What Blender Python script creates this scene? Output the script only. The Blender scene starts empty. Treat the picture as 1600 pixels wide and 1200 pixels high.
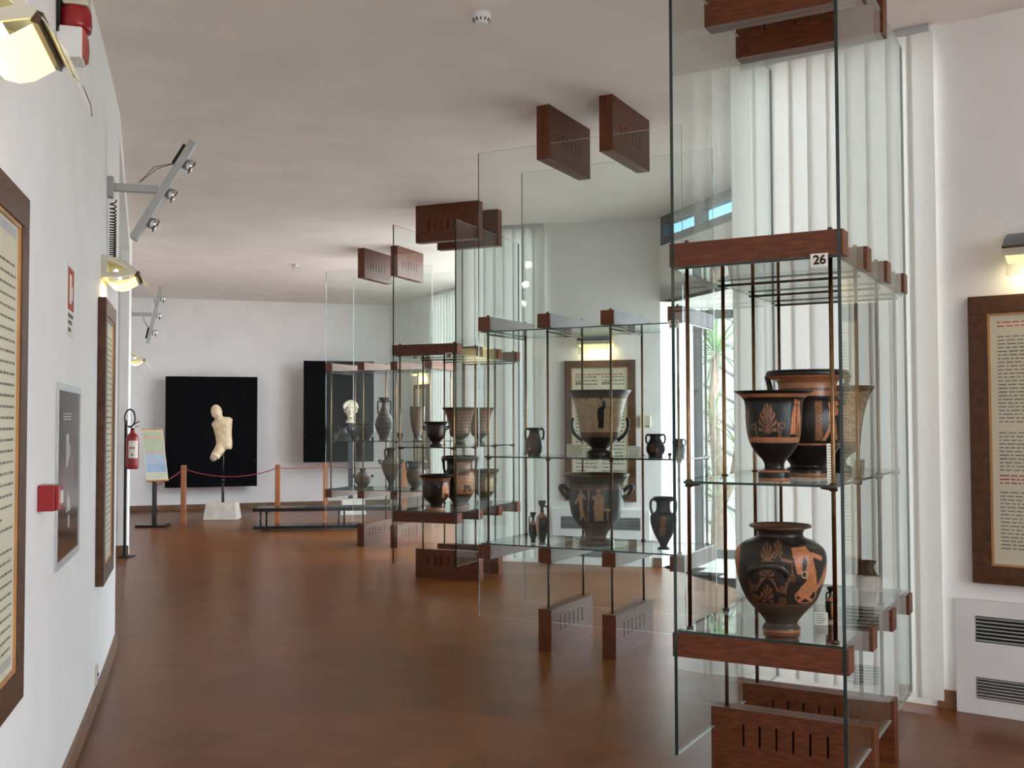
import bpy, bmesh, math, random
import numpy as np
from mathutils import Matrix, Vector
random.seed(7)
rng = np.random.default_rng(7)
SC = bpy.context.scene
COL = SC.collection

# ------------------------------------------------------------------ camera
F_PX, PITCH, ROLL, EYE = 1622.2, 0.0351, 0.0031, 1.6
cam_data = bpy.data.cameras.new('camera')
cam_data.sensor_width = 36.0
cam_data.lens = F_PX / 1600 * 36
cam_data.clip_start = 0.05
cam_data.clip_end = 300
cam = bpy.data.objects.new('camera', cam_data)
COL.objects.link(cam)
cam.matrix_world = Matrix.Translation((0, 0, EYE)) @ Matrix.Rotation(math.pi / 2 + PITCH, 4, 'X') @ Matrix.Rotation(-ROLL, 4, 'Z')
SC.camera = cam

# ------------------------------------------------------------------ sky, sun, exposure
world = bpy.data.worlds.new('sky')
SC.world = world
world.use_nodes = True
bg = world.node_tree.nodes['Background']
bg.inputs['Color'].default_value = (0.83, 0.91, 1.0, 1)
bg.inputs['Strength'].default_value = 3.0
sun_data = bpy.data.lights.new('sun', 'SUN')
sun_data.energy = 3.0
sun_data.angle = 0.009
sun_data.color = (1.0, 0.95, 0.86)
sun = bpy.data.objects.new('sun', sun_data)
COL.objects.link(sun)
sun.location = (-3, -12, 16)
sun.rotation_euler = Vector((0.12, 0.60, -0.80)).to_track_quat('-Z', 'Y').to_euler()
SC.view_settings.view_transform = 'Standard'
SC.view_settings.look = 'None'
SC.view_settings.gamma = 1.0
SC.view_settings.use_curve_mapping = False
SC.view_settings.exposure = 1.70
SC.cycles.use_denoising = True
SC.cycles.max_bounces = 9
SC.cycles.diffuse_bounces = 5
SC.cycles.use_adaptive_sampling = True
SC.cycles.adaptive_threshold = 0.015
SC.cycles.glossy_bounces = 4
SC.cycles.transmission_bounces = 6
SC.cycles.transparent_max_bounces = 64
SC.cycles.sample_clamp_indirect = 6.0
SC.cycles.caustics_reflective = False
SC.cycles.caustics_refractive = False

def portal(name, centre, normal, w, h):
    """daylight portal in a window opening: guides sky sampling, gives off no light of its own"""
    d = bpy.data.lights.new(name, 'AREA')
    d.shape = 'RECTANGLE'; d.size = w; d.size_y = h
    d.cycles.is_portal = True
    o = bpy.data.objects.new(name, d); COL.objects.link(o)
    o.location = centre
    o.rotation_euler = Vector(normal).to_track_quat('-Z', 'Z').to_euler()
    return o

# ------------------------------------------------------------------ measures taken from the photograph
def at(px, py, Y):
    """world point at forward distance Y seen at photo pixel (px, py)"""
    X, V = px - 800, py - 600
    cr, sr = math.cos(ROLL), math.sin(ROLL)
    x, y = X * cr - V * sr, X * sr + V * cr
    a, c, s = (x / F_PX, 1.0, -y / F_PX), math.cos(PITCH), math.sin(PITCH)
    r = (a[0], c - a[2] * s, s + a[2] * c)
    k = Y / r[1]
    return Vector((r[0] * k, Y, EYE + r[2] * k))
ZC = 3.826                      # ceiling height

# ------------------------------------------------------------------ materials
def new_mat(name):
    m = bpy.data.materials.new(name); m.use_nodes = True
    nt = m.node_tree
    for n in list(nt.nodes): nt.nodes.remove(n)
    return m, nt, nt.nodes.new('ShaderNodeOutputMaterial')

def mat(name, col, rough=0.6, metal=0.0, var=0.08, scale=6.0, bump=0.0, spec=0.5, stretch=(1, 1, 1), col2=None, emit=0.0, detail=4):
    m, nt, out = new_mat(name)
    b = nt.nodes.new('ShaderNodeBsdfPrincipled')
    nt.links.new(b.outputs[0], out.inputs[0])
    b.inputs['Roughness'].default_value = rough
    b.inputs['Metallic'].default_value = metal
    b.inputs['Specular IOR Level'].default_value = spec
    tc = nt.nodes.new('ShaderNodeTexCoord'); mp = nt.nodes.new('ShaderNodeMapping')
    mp.inputs['Scale'].default_value = stretch
    nt.links.new(tc.outputs['Object'], mp.inputs[0])
    no = nt.nodes.new('ShaderNodeTexNoise')
    no.inputs['Scale'].default_value = scale; no.inputs['Detail'].default_value = detail
    nt.links.new(mp.outputs[0], no.inputs['Vector'])
    mx = nt.nodes.new('ShaderNodeMix'); mx.data_type = 'RGBA'
    c2 = col2 if col2 else tuple(min(1, c * (1 - 2 * var)) for c in col)
    c1 = col if col2 else tuple(min(1, c * (1 + var)) for c in col)
    mx.inputs[6].default_value = (*c1, 1); mx.inputs[7].default_value = (*c2, 1)
    rp = nt.nodes.new('ShaderNodeMapRange')
    rp.inputs[1].default_value = 0.3; rp.inputs[2].default_value = 0.7
    nt.links.new(no.outputs[0], rp.inputs[0]); nt.links.new(rp.outputs[0], mx.inputs[0])
    nt.links.new(mx.outputs[2], b.inputs['Base Color'])
    if bump:
        bp = nt.nodes.new('ShaderNodeBump'); bp.inputs['Strength'].default_value = bump; bp.inputs['Distance'].default_value = 0.01
        nt.links.new(no.outputs[0], bp.inputs['Height']); nt.links.new(bp.outputs[0], b.inputs['Normal'])
    if emit:
        b.inputs['Emission Color'].default_value = (*col, 1); b.inputs['Emission Strength'].default_value = emit
    return m

def glass_mat(name, tint=(0.93, 0.97, 0.95), ior=1.5, rough=0.0):
    m, nt, out = new_mat(name)
    tr = nt.nodes.new('ShaderNodeBsdfTransparent'); tr.inputs[0].default_value = (*tint, 1)
    gl = nt.nodes.new('ShaderNodeBsdfGlossy'); gl.inputs['Roughness'].default_value = rough
    gl.inputs['Color'].default_value = (0.95, 1, 0.98, 1)
    fr = nt.nodes.new('ShaderNodeFresnel'); fr.inputs[0].default_value = ior
    mx = nt.nodes.new('ShaderNodeMixShader')
    # the sheet is not refracted through, so its back faces get the inverse index: same reflectance on both sides
    ge = nt.nodes.new('ShaderNodeNewGeometry'); mr = nt.nodes.new('ShaderNodeMapRange')
    mr.inputs[3].default_value = ior; mr.inputs[4].default_value = 1 / ior
    nt.links.new(ge.outputs['Backfacing'], mr.inputs[0]); nt.links.new(mr.outputs[0], fr.inputs[0])
    nt.links.new(fr.outputs[0], mx.inputs[0]); nt.links.new(tr.outputs[0], mx.inputs[1]); nt.links.new(gl.outputs[0], mx.inputs[2])
    nt.links.new(mx.outputs[0], out.inputs[0])
    return m

def blind_mat(name, col):
    m, nt, out = new_mat(name)
    df = nt.nodes.new('ShaderNodeBsdfDiffuse'); tl = nt.nodes.new('ShaderNodeBsdfTranslucent')
    tc = nt.nodes.new('ShaderNodeTexCoord'); no = nt.nodes.new('ShaderNodeTexNoise'); no.inputs['Scale'].default_value = 60
    nt.links.new(tc.outputs['Object'], no.inputs['Vector'])
    mxc = nt.nodes.new('ShaderNodeMix'); mxc.data_type = 'RGBA'
    mxc.inputs[6].default_value = (*col, 1); mxc.inputs[7].default_value = (*[c * 0.92 for c in col], 1)
    nt.links.new(no.outputs[0], mxc.inputs[0])
    nt.links.new(mxc.outputs[2], df.inputs[0]); nt.links.new(mxc.outputs[2], tl.inputs[0])
    mx = nt.nodes.new('ShaderNodeMixShader'); mx.inputs[0].default_value = 0.18
    nt.links.new(df.outputs[0], mx.inputs[1]); nt.links.new(tl.outputs[0], mx.inputs[2]); nt.links.new(mx.outputs[0], out.inputs[0])
    return m

def attr_mat(name, rough=0.3, spec=0.5, var=0.25, scale=25, bump=0.0, coat=0.0, detail=6, world=False):
    """colour read from the painted 'Col' attribute, broken up by a fine procedural wear noise"""
    m, nt, out = new_mat(name)
    b = nt.nodes.new('ShaderNodeBsdfPrincipled'); nt.links.new(b.outputs[0], out.inputs[0])
    b.inputs['Roughness'].default_value = rough; b.inputs['Specular IOR Level'].default_value = spec
    b.inputs['Coat Weight'].default_value = coat
    at_ = nt.nodes.new('ShaderNodeAttribute'); at_.attribute_name = 'Col'
    tc = nt.nodes.new('ShaderNodeTexCoord'); no = nt.nodes.new('ShaderNodeTexNoise'); no.inputs['Scale'].default_value = scale; no.inputs['Detail'].default_value = detail
    nt.links.new(nt.nodes.new('ShaderNodeNewGeometry').outputs['Position'] if world else tc.outputs['Object'], no.inputs['Vector'])
    mr = nt.nodes.new('ShaderNodeMapRange'); mr.inputs[1].default_value = 0.3; mr.inputs[2].default_value = 0.7
    mr.inputs[3].default_value = 1 - var; mr.inputs[4].default_value = 1 + var
    nt.links.new(no.outputs[0], mr.inputs[0])
    vm = nt.nodes.new('ShaderNodeVectorMath'); vm.operation = 'SCALE'
    nt.links.new(at_.outputs['Color'], vm.inputs[0]); nt.links.new(mr.outputs[0], vm.inputs[3])
    nt.links.new(vm.outputs[0], b.inputs['Base Color'])
    if bump:
        bp = nt.nodes.new('ShaderNodeBump'); bp.inputs['Strength'].default_value = bump; bp.inputs['Distance'].default_value = 0.01
        nt.links.new(no.outputs[0], bp.inputs['Height']); nt.links.new(bp.outputs[0], b.inputs['Normal'])
    return m

M = dict(
    wall=mat('white_plaster', (0.86, 0.84, 0.825), 0.75, var=0.02, scale=3, bump=0.05),
    ceiling=mat('ceiling_plaster', (0.88, 0.805, 0.755), 0.8, var=0.03, scale=2, bump=0.05),
    slab=mat('floor_bed', (0.10, 0.055, 0.035), 0.6, var=0.1),
    tile=attr_mat('brown_cork_tile', rough=0.285, spec=0.16, var=0.13, scale=4, detail=2, world=True),
    wood=mat('mahogany', (0.168, 0.048, 0.018), 0.42, var=0.2, scale=14, stretch=(1, 6, 6), col2=(0.075, 0.022, 0.009), spec=0.3, detail=6),
    frame=mat('walnut_frame', (0.115, 0.046, 0.020), 0.45, var=0.2, scale=20, col2=(0.060, 0.024, 0.010), spec=0.3),
    fillet=mat('gilt_fillet', (0.48, 0.24, 0.09), 0.35, var=0.1),
    base=mat('baseboard_wood', (0.20, 0.10, 0.05), 0.45, var=0.15, scale=10),
    glass=glass_mat('case_glass', (0.955, 0.98, 0.97), 1.32),
    wglass=glass_mat('window_glass', (0.96, 0.98, 0.98)),
    tinted=glass_mat('blue_tinted_glass', (0.27, 0.40, 0.44)),
    gedge=mat('glass_edge', (0.012, 0.03, 0.026), 0.12, var=0.1),
    gedge_lit=mat('lit_glass_edge', (0.55, 0.62, 0.60), 0.2, var=0.05),  # bright reflection on the pane edges, put into a pale colour
    brass=mat('brass', (0.25, 0.14, 0.065), 0.28, 1.0, var=0.15, scale=30),
    bronze=mat('dark_bronze', (0.10, 0.06, 0.035), 0.4, 0.6, var=0.15, scale=30),
    black=mat('black_cloth', (0.004, 0.004, 0.005), 0.85, var=0.1, spec=0.1),
    blackm=mat('black_lacquer', (0.012, 0.010, 0.010), 0.25, var=0.1),
    grey=mat('grey_enamel', (0.42, 0.42, 0.41), 0.4, var=0.04),
    dgrey=mat('dark_grey_enamel', (0.16, 0.165, 0.18), 0.45, var=0.05),
    steel=mat('anthracite_frame', (0.05, 0.05, 0.06), 0.4, 0.2, var=0.05),
    alu=mat('aluminium', (0.62, 0.64, 0.65), 0.35, 0.6, var=0.04),
    white=mat('white_enamel', (0.80, 0.79, 0.78), 0.4, var=0.02),
    dark=mat('dark_void', (0.012, 0.011, 0.010), 0.8, var=0.1),
    paper=mat('cream_paper', (0.62, 0.58, 0.44), 0.7, var=0.03),
    card=mat('white_card', (0.78, 0.76, 0.68), 0.6, var=0.03),
    ink=mat('printed_ink', (0.20, 0.185, 0.15), 0.8, var=0.2),
    redink=mat('red_ink', (0.50, 0.11, 0.08), 0.8, var=0.2),
    red=mat('red_plastic', (0.30, 0.012, 0.016), 0.3, var=0.05),
    redrope=mat('red_rope', (0.30, 0.03, 0.03), 0.7, var=0.2, scale=60),
    marble=mat('aged_marble', (0.72, 0.56, 0.36), 0.5, var=0.12, scale=12, bump=0.15),
    marble2=mat('pale_marble', (0.74, 0.66, 0.52), 0.5, var=0.10, scale=14, bump=0.15),
    stone=mat('white_stone', (0.66, 0.62, 0.54), 0.7, var=0.08, scale=8, bump=0.2),
    orangewood=mat('orange_wood', (0.33, 0.12, 0.045), 0.4, var=0.15, scale=12),
    leaf=mat('palm_leaf', (0.10, 0.24, 0.09), 0.45, var=0.3, scale=5, col2=(0.22, 0.33, 0.14)),
    bark=mat('palm_trunk', (0.22, 0.15, 0.10), 0.8, var=0.3, scale=20, bump=0.5),
    paving=mat('outdoor_paving', (0.48, 0.46, 0.43), 0.8, var=0.08, scale=2),
    stucco=mat('outdoor_stucco', (0.24, 0.238, 0.235), 0.8, var=0.03, scale=3),
    stripe=mat('dark_stripe', (0.06, 0.06, 0.065), 0.8, var=0.1),
    blind=blind_mat('blind_fabric', (0.80, 0.785, 0.73)),
    vase=attr_mat('glazed_pottery', rough=0.28, spec=0.35, var=0.22, scale=30, bump=0.03),
    mattevase=attr_mat('dull_pottery', rough=0.42, spec=0.25, var=0.3, scale=24, bump=0.05),
    print=attr_mat('glossy_sheet', rough=0.12, var=0.08, scale=8),
    bulb=mat('lit_bulb', (1.0, 0.93, 0.80), 0.3, var=0.0, emit=22),
    glow=mat('lamp_diffuser', (1.0, 0.84, 0.34), 0.4, var=0.0, emit=0.62),
    glow2=mat('lamp_tube', (1.0, 0.92, 0.62), 0.4, var=0.0, emit=1.2),
    brasslamp=mat('champagne_shell', (0.60, 0.57, 0.46), 0.32, 0.3, var=0.03),
    chrome=mat('chrome', (0.75, 0.75, 0.77), 0.12, 1.0, var=0.0),
)
_ff, _nt, _out = new_mat('frosted_fin')
_tr = _nt.nodes.new('ShaderNodeBsdfTransparent'); _df = _nt.nodes.new('ShaderNodeBsdfDiffuse'); _df.inputs[0].default_value = (0.7, 0.7, 0.66, 1)
_mx = _nt.nodes.new('ShaderNodeMixShader'); _mx.inputs[0].default_value = 0.3
_nt.links.new(_tr.outputs[0], _mx.inputs[1]); _nt.links.new(_df.outputs[0], _mx.inputs[2]); _nt.links.new(_mx.outputs[0], _out.inputs[0])
M['fin'] = _ff

# ------------------------------------------------------------------ mesh helpers
class MB:
    def __init__(s): s.v = []; s.f = []; s.m = []
    def add(s, vs, fs, mi=0):
        o = len(s.v); s.v += [tuple(x) for x in vs]; s.f += [tuple(i + o for i in f) for f in fs]; s.m += [mi] * len(fs); return s
    def box(s, a, b, mi=0):
        (x0, y0, z0), (x1, y1, z1) = a, b
        return s.add([(x0, y0, z0), (x1, y0, z0), (x1, y1, z0), (x0, y1, z0), (x0, y0, z1), (x1, y0, z1), (x1, y1, z1), (x0, y1, z1)],
                     [(0, 3, 2, 1), (4, 5, 6, 7), (0, 1, 5, 4), (1, 2, 6, 5), (2, 3, 7, 6), (3, 0, 4, 7)], mi)
    def obox(s, c, ex, ey, ez, mi=0):
        c, ex, ey, ez = map(Vector, (c, ex, ey, ez)); vs = []
        for k in (-1, 1):
            for i, j in ((-1, -1), (1, -1), (1, 1), (-1, 1)): vs.append(c + ex * i + ey * j + ez * k)
        return s.add(vs, [(0, 3, 2, 1), (4, 5, 6, 7), (0, 1, 5, 4), (1, 2, 6, 5), (2, 3, 7, 6), (3, 0, 4, 7)], mi)
    def tube(s, pts, r, n=8, mi=0, closed=False):
        pts = [Vector(p) for p in pts]; N = len(pts); rs = r if isinstance(r, (list, tuple)) else [r] * N
        vs = []; prev = None
        for i, p in enumerate(pts):
            t = (pts[(i + 1) % N] - pts[i - 1]) if closed else (pts[min(i + 1, N - 1)] - pts[max(i - 1, 0)])
            t.normalize()
            if prev is None:
                a = Vector((0, 0, 1)) if abs(t.z) < 0.9 else Vector((1, 0, 0)); u = t.cross(a).normalized()
            else: u = (prev - t * prev.dot(t)).normalized()
            prev = u; w = t.cross(u)
            for k in range(n):
                an = 2 * math.pi * k / n; vs.append(p + (u * math.cos(an) + w * math.sin(an)) * rs[i])
        fs = []
        for i in range(N if closed else N - 1):
            j = (i + 1) % N
            for k in range(n): fs.append((i * n + k, i * n + (k + 1) % n, j * n + (k + 1) % n, j * n + k))
        if not closed: fs += [tuple(range(n - 1, -1, -1)), tuple((N - 1) * n + k for k in range(n))]
        return s.add(vs, fs, mi)
    def prism(s, poly, ext, mi=0):
        """poly: list of 3-D points of a planar outline, ext: extrusion vector"""
        n = len(poly); e = Vector(ext); P = [Vector(p) for p in poly]
        return s.add(P + [p + e for p in P], [tuple(range(n - 1, -1, -1)), tuple(range(n, 2 * n))] + [(i, (i + 1) % n, n + (i + 1) % n, n + i) for i in range(n)], mi)
    def sphere(s, c, r, n=16, mi=0, sc=(1, 1, 1), rot=None):
        c = Vector(c); vs = []; m = n // 2
        for i in range(m + 1):
            a = math.pi * i / m
            for k in range(n):
                b = 2 * math.pi * k / n
                p = Vector((math.sin(a) * math.cos(b) * sc[0], math.sin(a) * math.sin(b) * sc[1], math.cos(a) * sc[2])) * r
                if rot: p = rot @ p
                vs.append(c + p)
        return s.add(vs, [(i * n + k, (i + 1) * n + k, (i + 1) * n + (k + 1) % n, i * n + (k + 1) % n) for i in range(m) for k in range(n)], mi)
    def lathe(s, prof, n=32, c=(0, 0, 0), axis=None, mi=0):
        vs = []
        for z, r in prof:
            for k in range(n):
                b = 2 * math.pi * k / n; p = Vector((r * math.cos(b), r * math.sin(b), z))
                if axis is not None: p = axis @ p
                vs.append(Vector(c) + p)
        N = len(prof)
        fs = [(i * n + k, i * n + (k + 1) % n, (i + 1) * n + (k + 1) % n, (i + 1) * n + k) for i in range(N - 1) for k in range(n)]
        fs += [tuple(range(n - 1, -1, -1)), tuple((N - 1) * n + k for k in range(n))]
        return s.add(vs, fs, mi)
    def mesh(s, name, mats, smooth=False):
        me = bpy.data.meshes.new(name); me.from_pydata(s.v, [], s.f)
        for x in (mats if isinstance(mats, (list, tuple)) else [mats]): me.materials.append(x)
        if any(s.m): me.polygons.foreach_set('material_index', s.m)
        bm = bmesh.new(); bm.from_mesh(me); bmesh.ops.recalc_face_normals(bm, faces=bm.faces); bm.to_mesh(me); bm.free()
        if smooth: me.polygons.foreach_set('use_smooth', [True] * len(me.polygons))
        me.update(); return me
    def build(s, name, mats, parent=None, smooth=False, sharp=None):
        me = s.mesh(name, mats, smooth or sharp is not None)
        if sharp is not None: me.set_sharp_from_angle(angle=sharp)
        return link(name, me, parent)

def link(name, me, parent=None, loc=None, rotz=None):
    o = bpy.data.objects.new(name, me); COL.objects.link(o); o.parent = parent
    if loc is not None: o.location = loc
    if rotz is not None: o.rotation_euler = (0, 0, rotz)
    return o
def empty(name, loc=(0, 0, 0), rotz=0.0):
    o = bpy.data.objects.new(name, None); COL.objects.link(o); o.location = loc; o.rotation_euler = (0, 0, rotz); o.empty_display_size = 0.1; return o
def tag(o, label, cat, group=None, kind=None):
    o['label'] = label; o['category'] = cat
    if group: o['group'] = group
    if kind: o['kind'] = kind
    return o
def struct(o, label=None, cat=None):
    o['kind'] = 'structure'
    if label: o['label'] = label
    if cat: o['category'] = cat
    return o
def bevel(o, w=0.004, seg=2):
    m = o.modifiers.new('bevel', 'BEVEL'); m.width = w; m.segments = seg; m.limit_method = 'ANGLE'; return o
V2 = lambda p: Vector((p[0], p[1], 0))

# ------------------------------------------------------------------ plan of the hall (metres, camera at the origin)
def left_x(y):
    d = y - 4.86; return -2.05 - 0.29 * d - 0.005 * d * d
S1R, S1L, Q, E_, D_, C_ = (4.30, 4.44), (1.40, 6.55), (2.75, 8.00), (3.30, 11.72), (2.12, 12.12), (1.628, 11.36)
S2L, G_, FR, W4, J_, J2, N2 = (-0.60, 12.04), (-0.60, 16.85), (-2.35, 19.95), (-6.86, 18.52), (-4.614, 12.48), (-6.0, 12.25), (-4.6, 6.9)
NEND = 7.46
curve = [(left_x(y), y) for y in np.linspace(NEND, -3, 30)]
BR = (5.0, -3.0)

def walldir(p, q):
    d = (V2(q) - V2(p)); L = d.length; d.normalize(); return d, Vector((d.y, -d.x, 0)), L
def wall(name, p, q, z0=0.0, z1=ZC, th=0.14, holes=(), m='wall'):
    """wall from p to q, room on its left; holes = (s0, s1, z0, z1)"""
    d, n, L = walldir(p, q); mb = MB()
    cuts = sorted({0.0, L, *[h[0] for h in holes], *[h[1] for h in holes]})
    for a, b in zip(cuts, cuts[1:]):
        if b - a < 1e-5: continue
        z = z0
        hs = sorted([(h[2], h[3]) for h in holes if h[0] <= a + 1e-6 and h[1] >= b - 1e-6])
        for u, w in hs + [(z1, z1)]:
            if u - z > 1e-4:
                A = V2(p) + d * a; B = V2(p) + d * b
                mb.prism([A + Vector((0, 0, z)), B + Vector((0, 0, z)), B + n * th + Vector((0, 0, z)), A + n * th + Vector((0, 0, z))], (0, 0, u - z))
            z = max(z, w)
    return struct(mb.build(name, M[m]))
def along(p, q, s, off=0.0, z=0.0):
    d, n, L = walldir(p, q); r = V2(p) + d * s - n * off; r.z = z; return r     # off > 0 : into the room

# ------------------------------------------------------------------ floor with single tiles
room_main = [BR, S1R, S1L, Q, C_, S2L, G_, FR, W4, J_, J2, N2] + curve
vest = [Q, E_, D_, C_]
mb = MB()
mb.prism([(x, y, -0.15) for x, y in room_main], (0, 0, 0.146))
floor = struct(mb.build('floor', M['slab']))
mb = MB(); mb.prism([(x, y, -0.15) for x, y in vest], (0, 0, 0.15))
struct(mb.build('floor_porch', M['paving']))

TS = 0.30
ta = -0.49
td, tn = Vector((math.cos(ta), math.sin(ta), 0)), Vector((-math.sin(ta), math.cos(ta), 0))
def inside(x, y, poly):
    r = False; j = len(poly) - 1
    for i in range(len(poly)):
        (xi, yi), (xj, yj) = poly[i], poly[j]
        if (yi > y) != (yj > y) and x < (xj - xi) * (y - yi) / (yj - yi) + xi: r = not r
        j = i
    return r
def tone_col(t):
    a, b = np.array((0.108, 0.036, 0.0085)), np.array((0.198, 0.067, 0.017))
    c = a + (b - a) * t
    return c
def tile_mesh(tone, i):
    h = TS / 2 - 0.00004
    mb = MB()
    mb.box((-h, -h, -0.004), (h, h, 0))
    me = mb.mesh('tile_mesh', M['tile'])
    ca = me.color_attributes.new('Col', 'FLOAT_COLOR', 'POINT')
    c = tone_col(tone) * np.array([1, 1 + 0.05 * math.sin(i * 2.1), 1 + 0.08 * math.cos(i * 1.7)])
    ca.data.foreach_set('color', np.tile([*c, 1.0], len(me.vertices)).astype(np.float32))
    return me
tile_meshes = [tile_mesh(t, i) for i, t in enumerate([0.44, 0.5, 0.53, 0.57, 0.60, 0.47, 0.40, 0.64, 0.24, 0.80, 0.5, 0.55])]
cells = []
for i in range(-60, 60):
    for j in range(-30, 80):
        p = td * (i * TS) + tn * (j * TS)
        if any(inside(p.x + a_, p.y + b_, room_main) for a_ in (-.2, 0, .2) for b_ in (-.2, 0, .2)): cells.append((p.x, p.y, rng.integers(0, 12)))
def in_view(c):
    x, y = c[0], c[1]
    return y > 4.55 and abs(x) < 0.52 * y
vis = sorted([c for c in cells if in_view(c)], key=lambda c: math.hypot(c[0], c[1]))
near = vis[:300]; near_set = set(id(c) for c in near)
for x, y, k in near:
    link('tile', tile_meshes[k], floor, (x, y, 0), ta)
mb = MB(); tones = []
for c in cells:
    if id(c) in near_set: continue
    h = TS / 2 - 0.00004; p = Vector((c[0], c[1], 0))
    mb.add([p - td * h - tn * h, p + td * h - tn * h, p + td * h + tn * h, p - td * h + tn * h], [(0, 1, 2, 3)]); tones.append(c[2])
me = bpy.data.meshes.new('far_tiles'); me.from_pydata(mb.v, [], mb.f); me.materials.append(M['tile'])
ca = me.color_attributes.new('Col', 'FLOAT_COLOR', 'POINT')
colt = [np.array(m_.color_attributes['Col'].data[0].color) for m_ in tile_meshes]
ca.data.foreach_set('color', np.repeat(np.array([colt[k] for k in tones]), 4, axis=0).astype(np.float32).ravel())
o = link('far_tiles', me, floor); o['kind'] = 'stuff'

# ------------------------------------------------------------------ ceiling, roofs and walls
mb = MB(); mb.prism([(x, y, ZC) for x, y in room_main], (0, 0, 0.2)); struct(mb.build('ceiling', M['ceiling']))
mb = MB(); mb.prism([(x, y, 2.90) for x, y in vest], (0, 0, 0.15)); struct(mb.build('ceiling_porch', M['wall']))

wall('wall_back', curve[-1], BR)
wall('wall_right_near', BR, S1R, holes=[(0.3, 2.9, 0.1, 3.7), (3.1, 5.2, 0.1, 3.7)])
L1 = walldir(S1R, S1L)[2]
W1A, W1B = L1 - 1.20, L1 - 0.02            # window strip behind the nearest blinds
wall('wall_right', S1R, S1L, th=0.12, holes=[(W1A, W1B, 0.04, 3.80)])
wall('wall_side', S1L, Q, th=0.12)
LQ = walldir(Q, C_)[2]
wall('wall_header', Q, C_, z0=2.90, th=0.16, holes=[(LQ - 3.2, LQ - 0.02, 3.51, 3.826)])
wall('wall_porch', D_, C_, z1=2.90, th=0.14)
L2 = walldir(C_, S2L)[2]
W2A, W2B = 1.36, L2 - 0.05
wall('wall_middle', C_, S2L, th=0.14, holes=[(W2A, W2B, 0.04, 3.80)])
wall('wall_return', S2L, G_, th=0.14, holes=[(0.15, 4.7, 0.05, 3.78)])
L3 = walldir(G_, FR)[2]
wall('wall_right_far', G_, FR, th=0.14, holes=[(0.1, 1.58, 0.04, 3.80)])
wall('wall_far', FR, W4)
wall('wall_left_far', W4, J_, th=0.10)
wall('wall_jamb', J_, J2, th=0.14)
wall('wall_alcove', J2, N2)
wall('wall_left_end', N2, (left_x(NEND) - 0.005, NEND), th=0.12)
mb = MB()
o_ = [(x - 0.22, y) for x, y in curve]
poly = [(x, y, 0) for x, y in curve] + [(x, y, 0) for x, y in reversed(o_)]
mb.prism(poly, (0, 0, ZC)); struct(mb.build('wall_left', M['wall'], sharp=0.5))
nn = Vector((left_x(NEND), NEND, 0)); jj = V2(J_)
mb = MB(); mb.prism([nn + Vector((0, 0, 3.66)), jj + Vector((0, 0, 3.66)), jj + Vector((-0.3, 0, 3.66)), nn + Vector((-0.3, 0, 3.66))], (0, 0, ZC - 3.66))
struct(mb.build('wall_lintel', M['wall']))
# wood baseboards
def baseboard(name, pts, h=0.085, th=0.018):
    mb = MB(); P = [V2(p) for p in pts]
    for a, b in zip(P, P[1:]):
        d = (b - a).normalized(); n = Vector((-d.y, d.x, 0))
        mb.prism([a, b, b + n * th, a + n * th], (0, 0, h))
    return struct(mb.build(name, M['base']))
baseboard('baseboard_left', curve[::-1][::-1], 0.09, 0.02)
baseboard('baseboard_far', [FR, W4], 0.10)
baseboard('baseboard_left_far', [W4, J_], 0.10)
baseboard('baseboard_jamb', [(J_[0] + 0.02, J_[1] - 0.0), J2], 0.12, 0.02)
baseboard('baseboard_right', [along(S1R, S1L, 1.2), along(S1R, S1L, W1A - 0.0)], 0.10)
baseboard('baseboard_middle', [C_, along(C_, S2L, 0.10)], 0.10)
baseboard('baseboard_middle_end', [along(C_, S2L, 1.12), along(C_, S2L, W2A)], 0.10)
# portals for the openings that light the hall from outside the picture
dR, nR, LR = walldir(BR, S1R)
for s0, s1 in ((0.3, 2.9), (3.1, 5.2)):
    portal('window_portal', along(BR, S1R, (s0 + s1) / 2, -0.16, 1.9), -nR, s1 - s0, 3.6)
dG, nG, LG = walldir(S2L, G_)
portal('window_portal', along(S2L, G_, 2.42, -0.16, 1.91), -nG, 4.55, 3.73)

# ------------------------------------------------------------------ windows, door, clerestory
def glazing(name, p, q, s0, s1, z0, z1, nv, th=0.05, off=-0.07, bar=0.05, hz=(), label=None, m='steel', gm='wglass'):
    d, n, L = walldir(p, q)
    root = struct(empty(name, along(p, q, (s0 + s1) / 2, off, z0)))
    if label: root['label'] = label; root['category'] = 'window'
    inv = Matrix.Translation(root.location).inverted()
    def bx(a, b, za, zb, t):
        A = along(p, q, a, off - t / 2); B = along(p, q, b, off - t / 2); mbx = MB()
        mbx.prism([inv @ (A + Vector((0, 0, za))), inv @ (B + Vector((0, 0, za))), inv @ (B - n * t + Vector((0, 0, za))), inv @ (A - n * t + Vector((0, 0, za)))], (0, 0, zb - za)); return mbx
    fr = MB()
    for a, b, za, zb in [(s0, s1, z0, z0 + bar), (s0, s1, z1 - bar, z1), (s0, s0 + bar, z0 + bar, z1 - bar), (s1 - bar, s1, z0 + bar, z1 - bar)]:
        x = bx(a, b, za, zb, th); fr.add(x.v, x.f)
    fr.build('frame', M[m], root)
    W = (s1 - s0 - bar) / nv; zs = [z0 + bar] + list(hz) + [z1 - bar]
    for h in hz: bx(s0 + bar, s1 - bar, h - bar / 2, h + bar / 2, th).build('transom', M[m], root)
    for i in range(nv):
        if i: bx(s0 + i * W, s0 + i * W + bar, z0 + bar, z1 - bar, th).build('mullion', M[m], root)
        for za, zb in zip(zs, zs[1:]):
            bx(s0 + i * W + bar * 0.8, s0 + (i + 1) * W + bar * 0.2, za, zb, 0.008).build('pane', M[gm], root)
    return root
glazing('window_1', S1R, S1L, W1A, W1B, 0.04, 3.80, 2)
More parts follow.
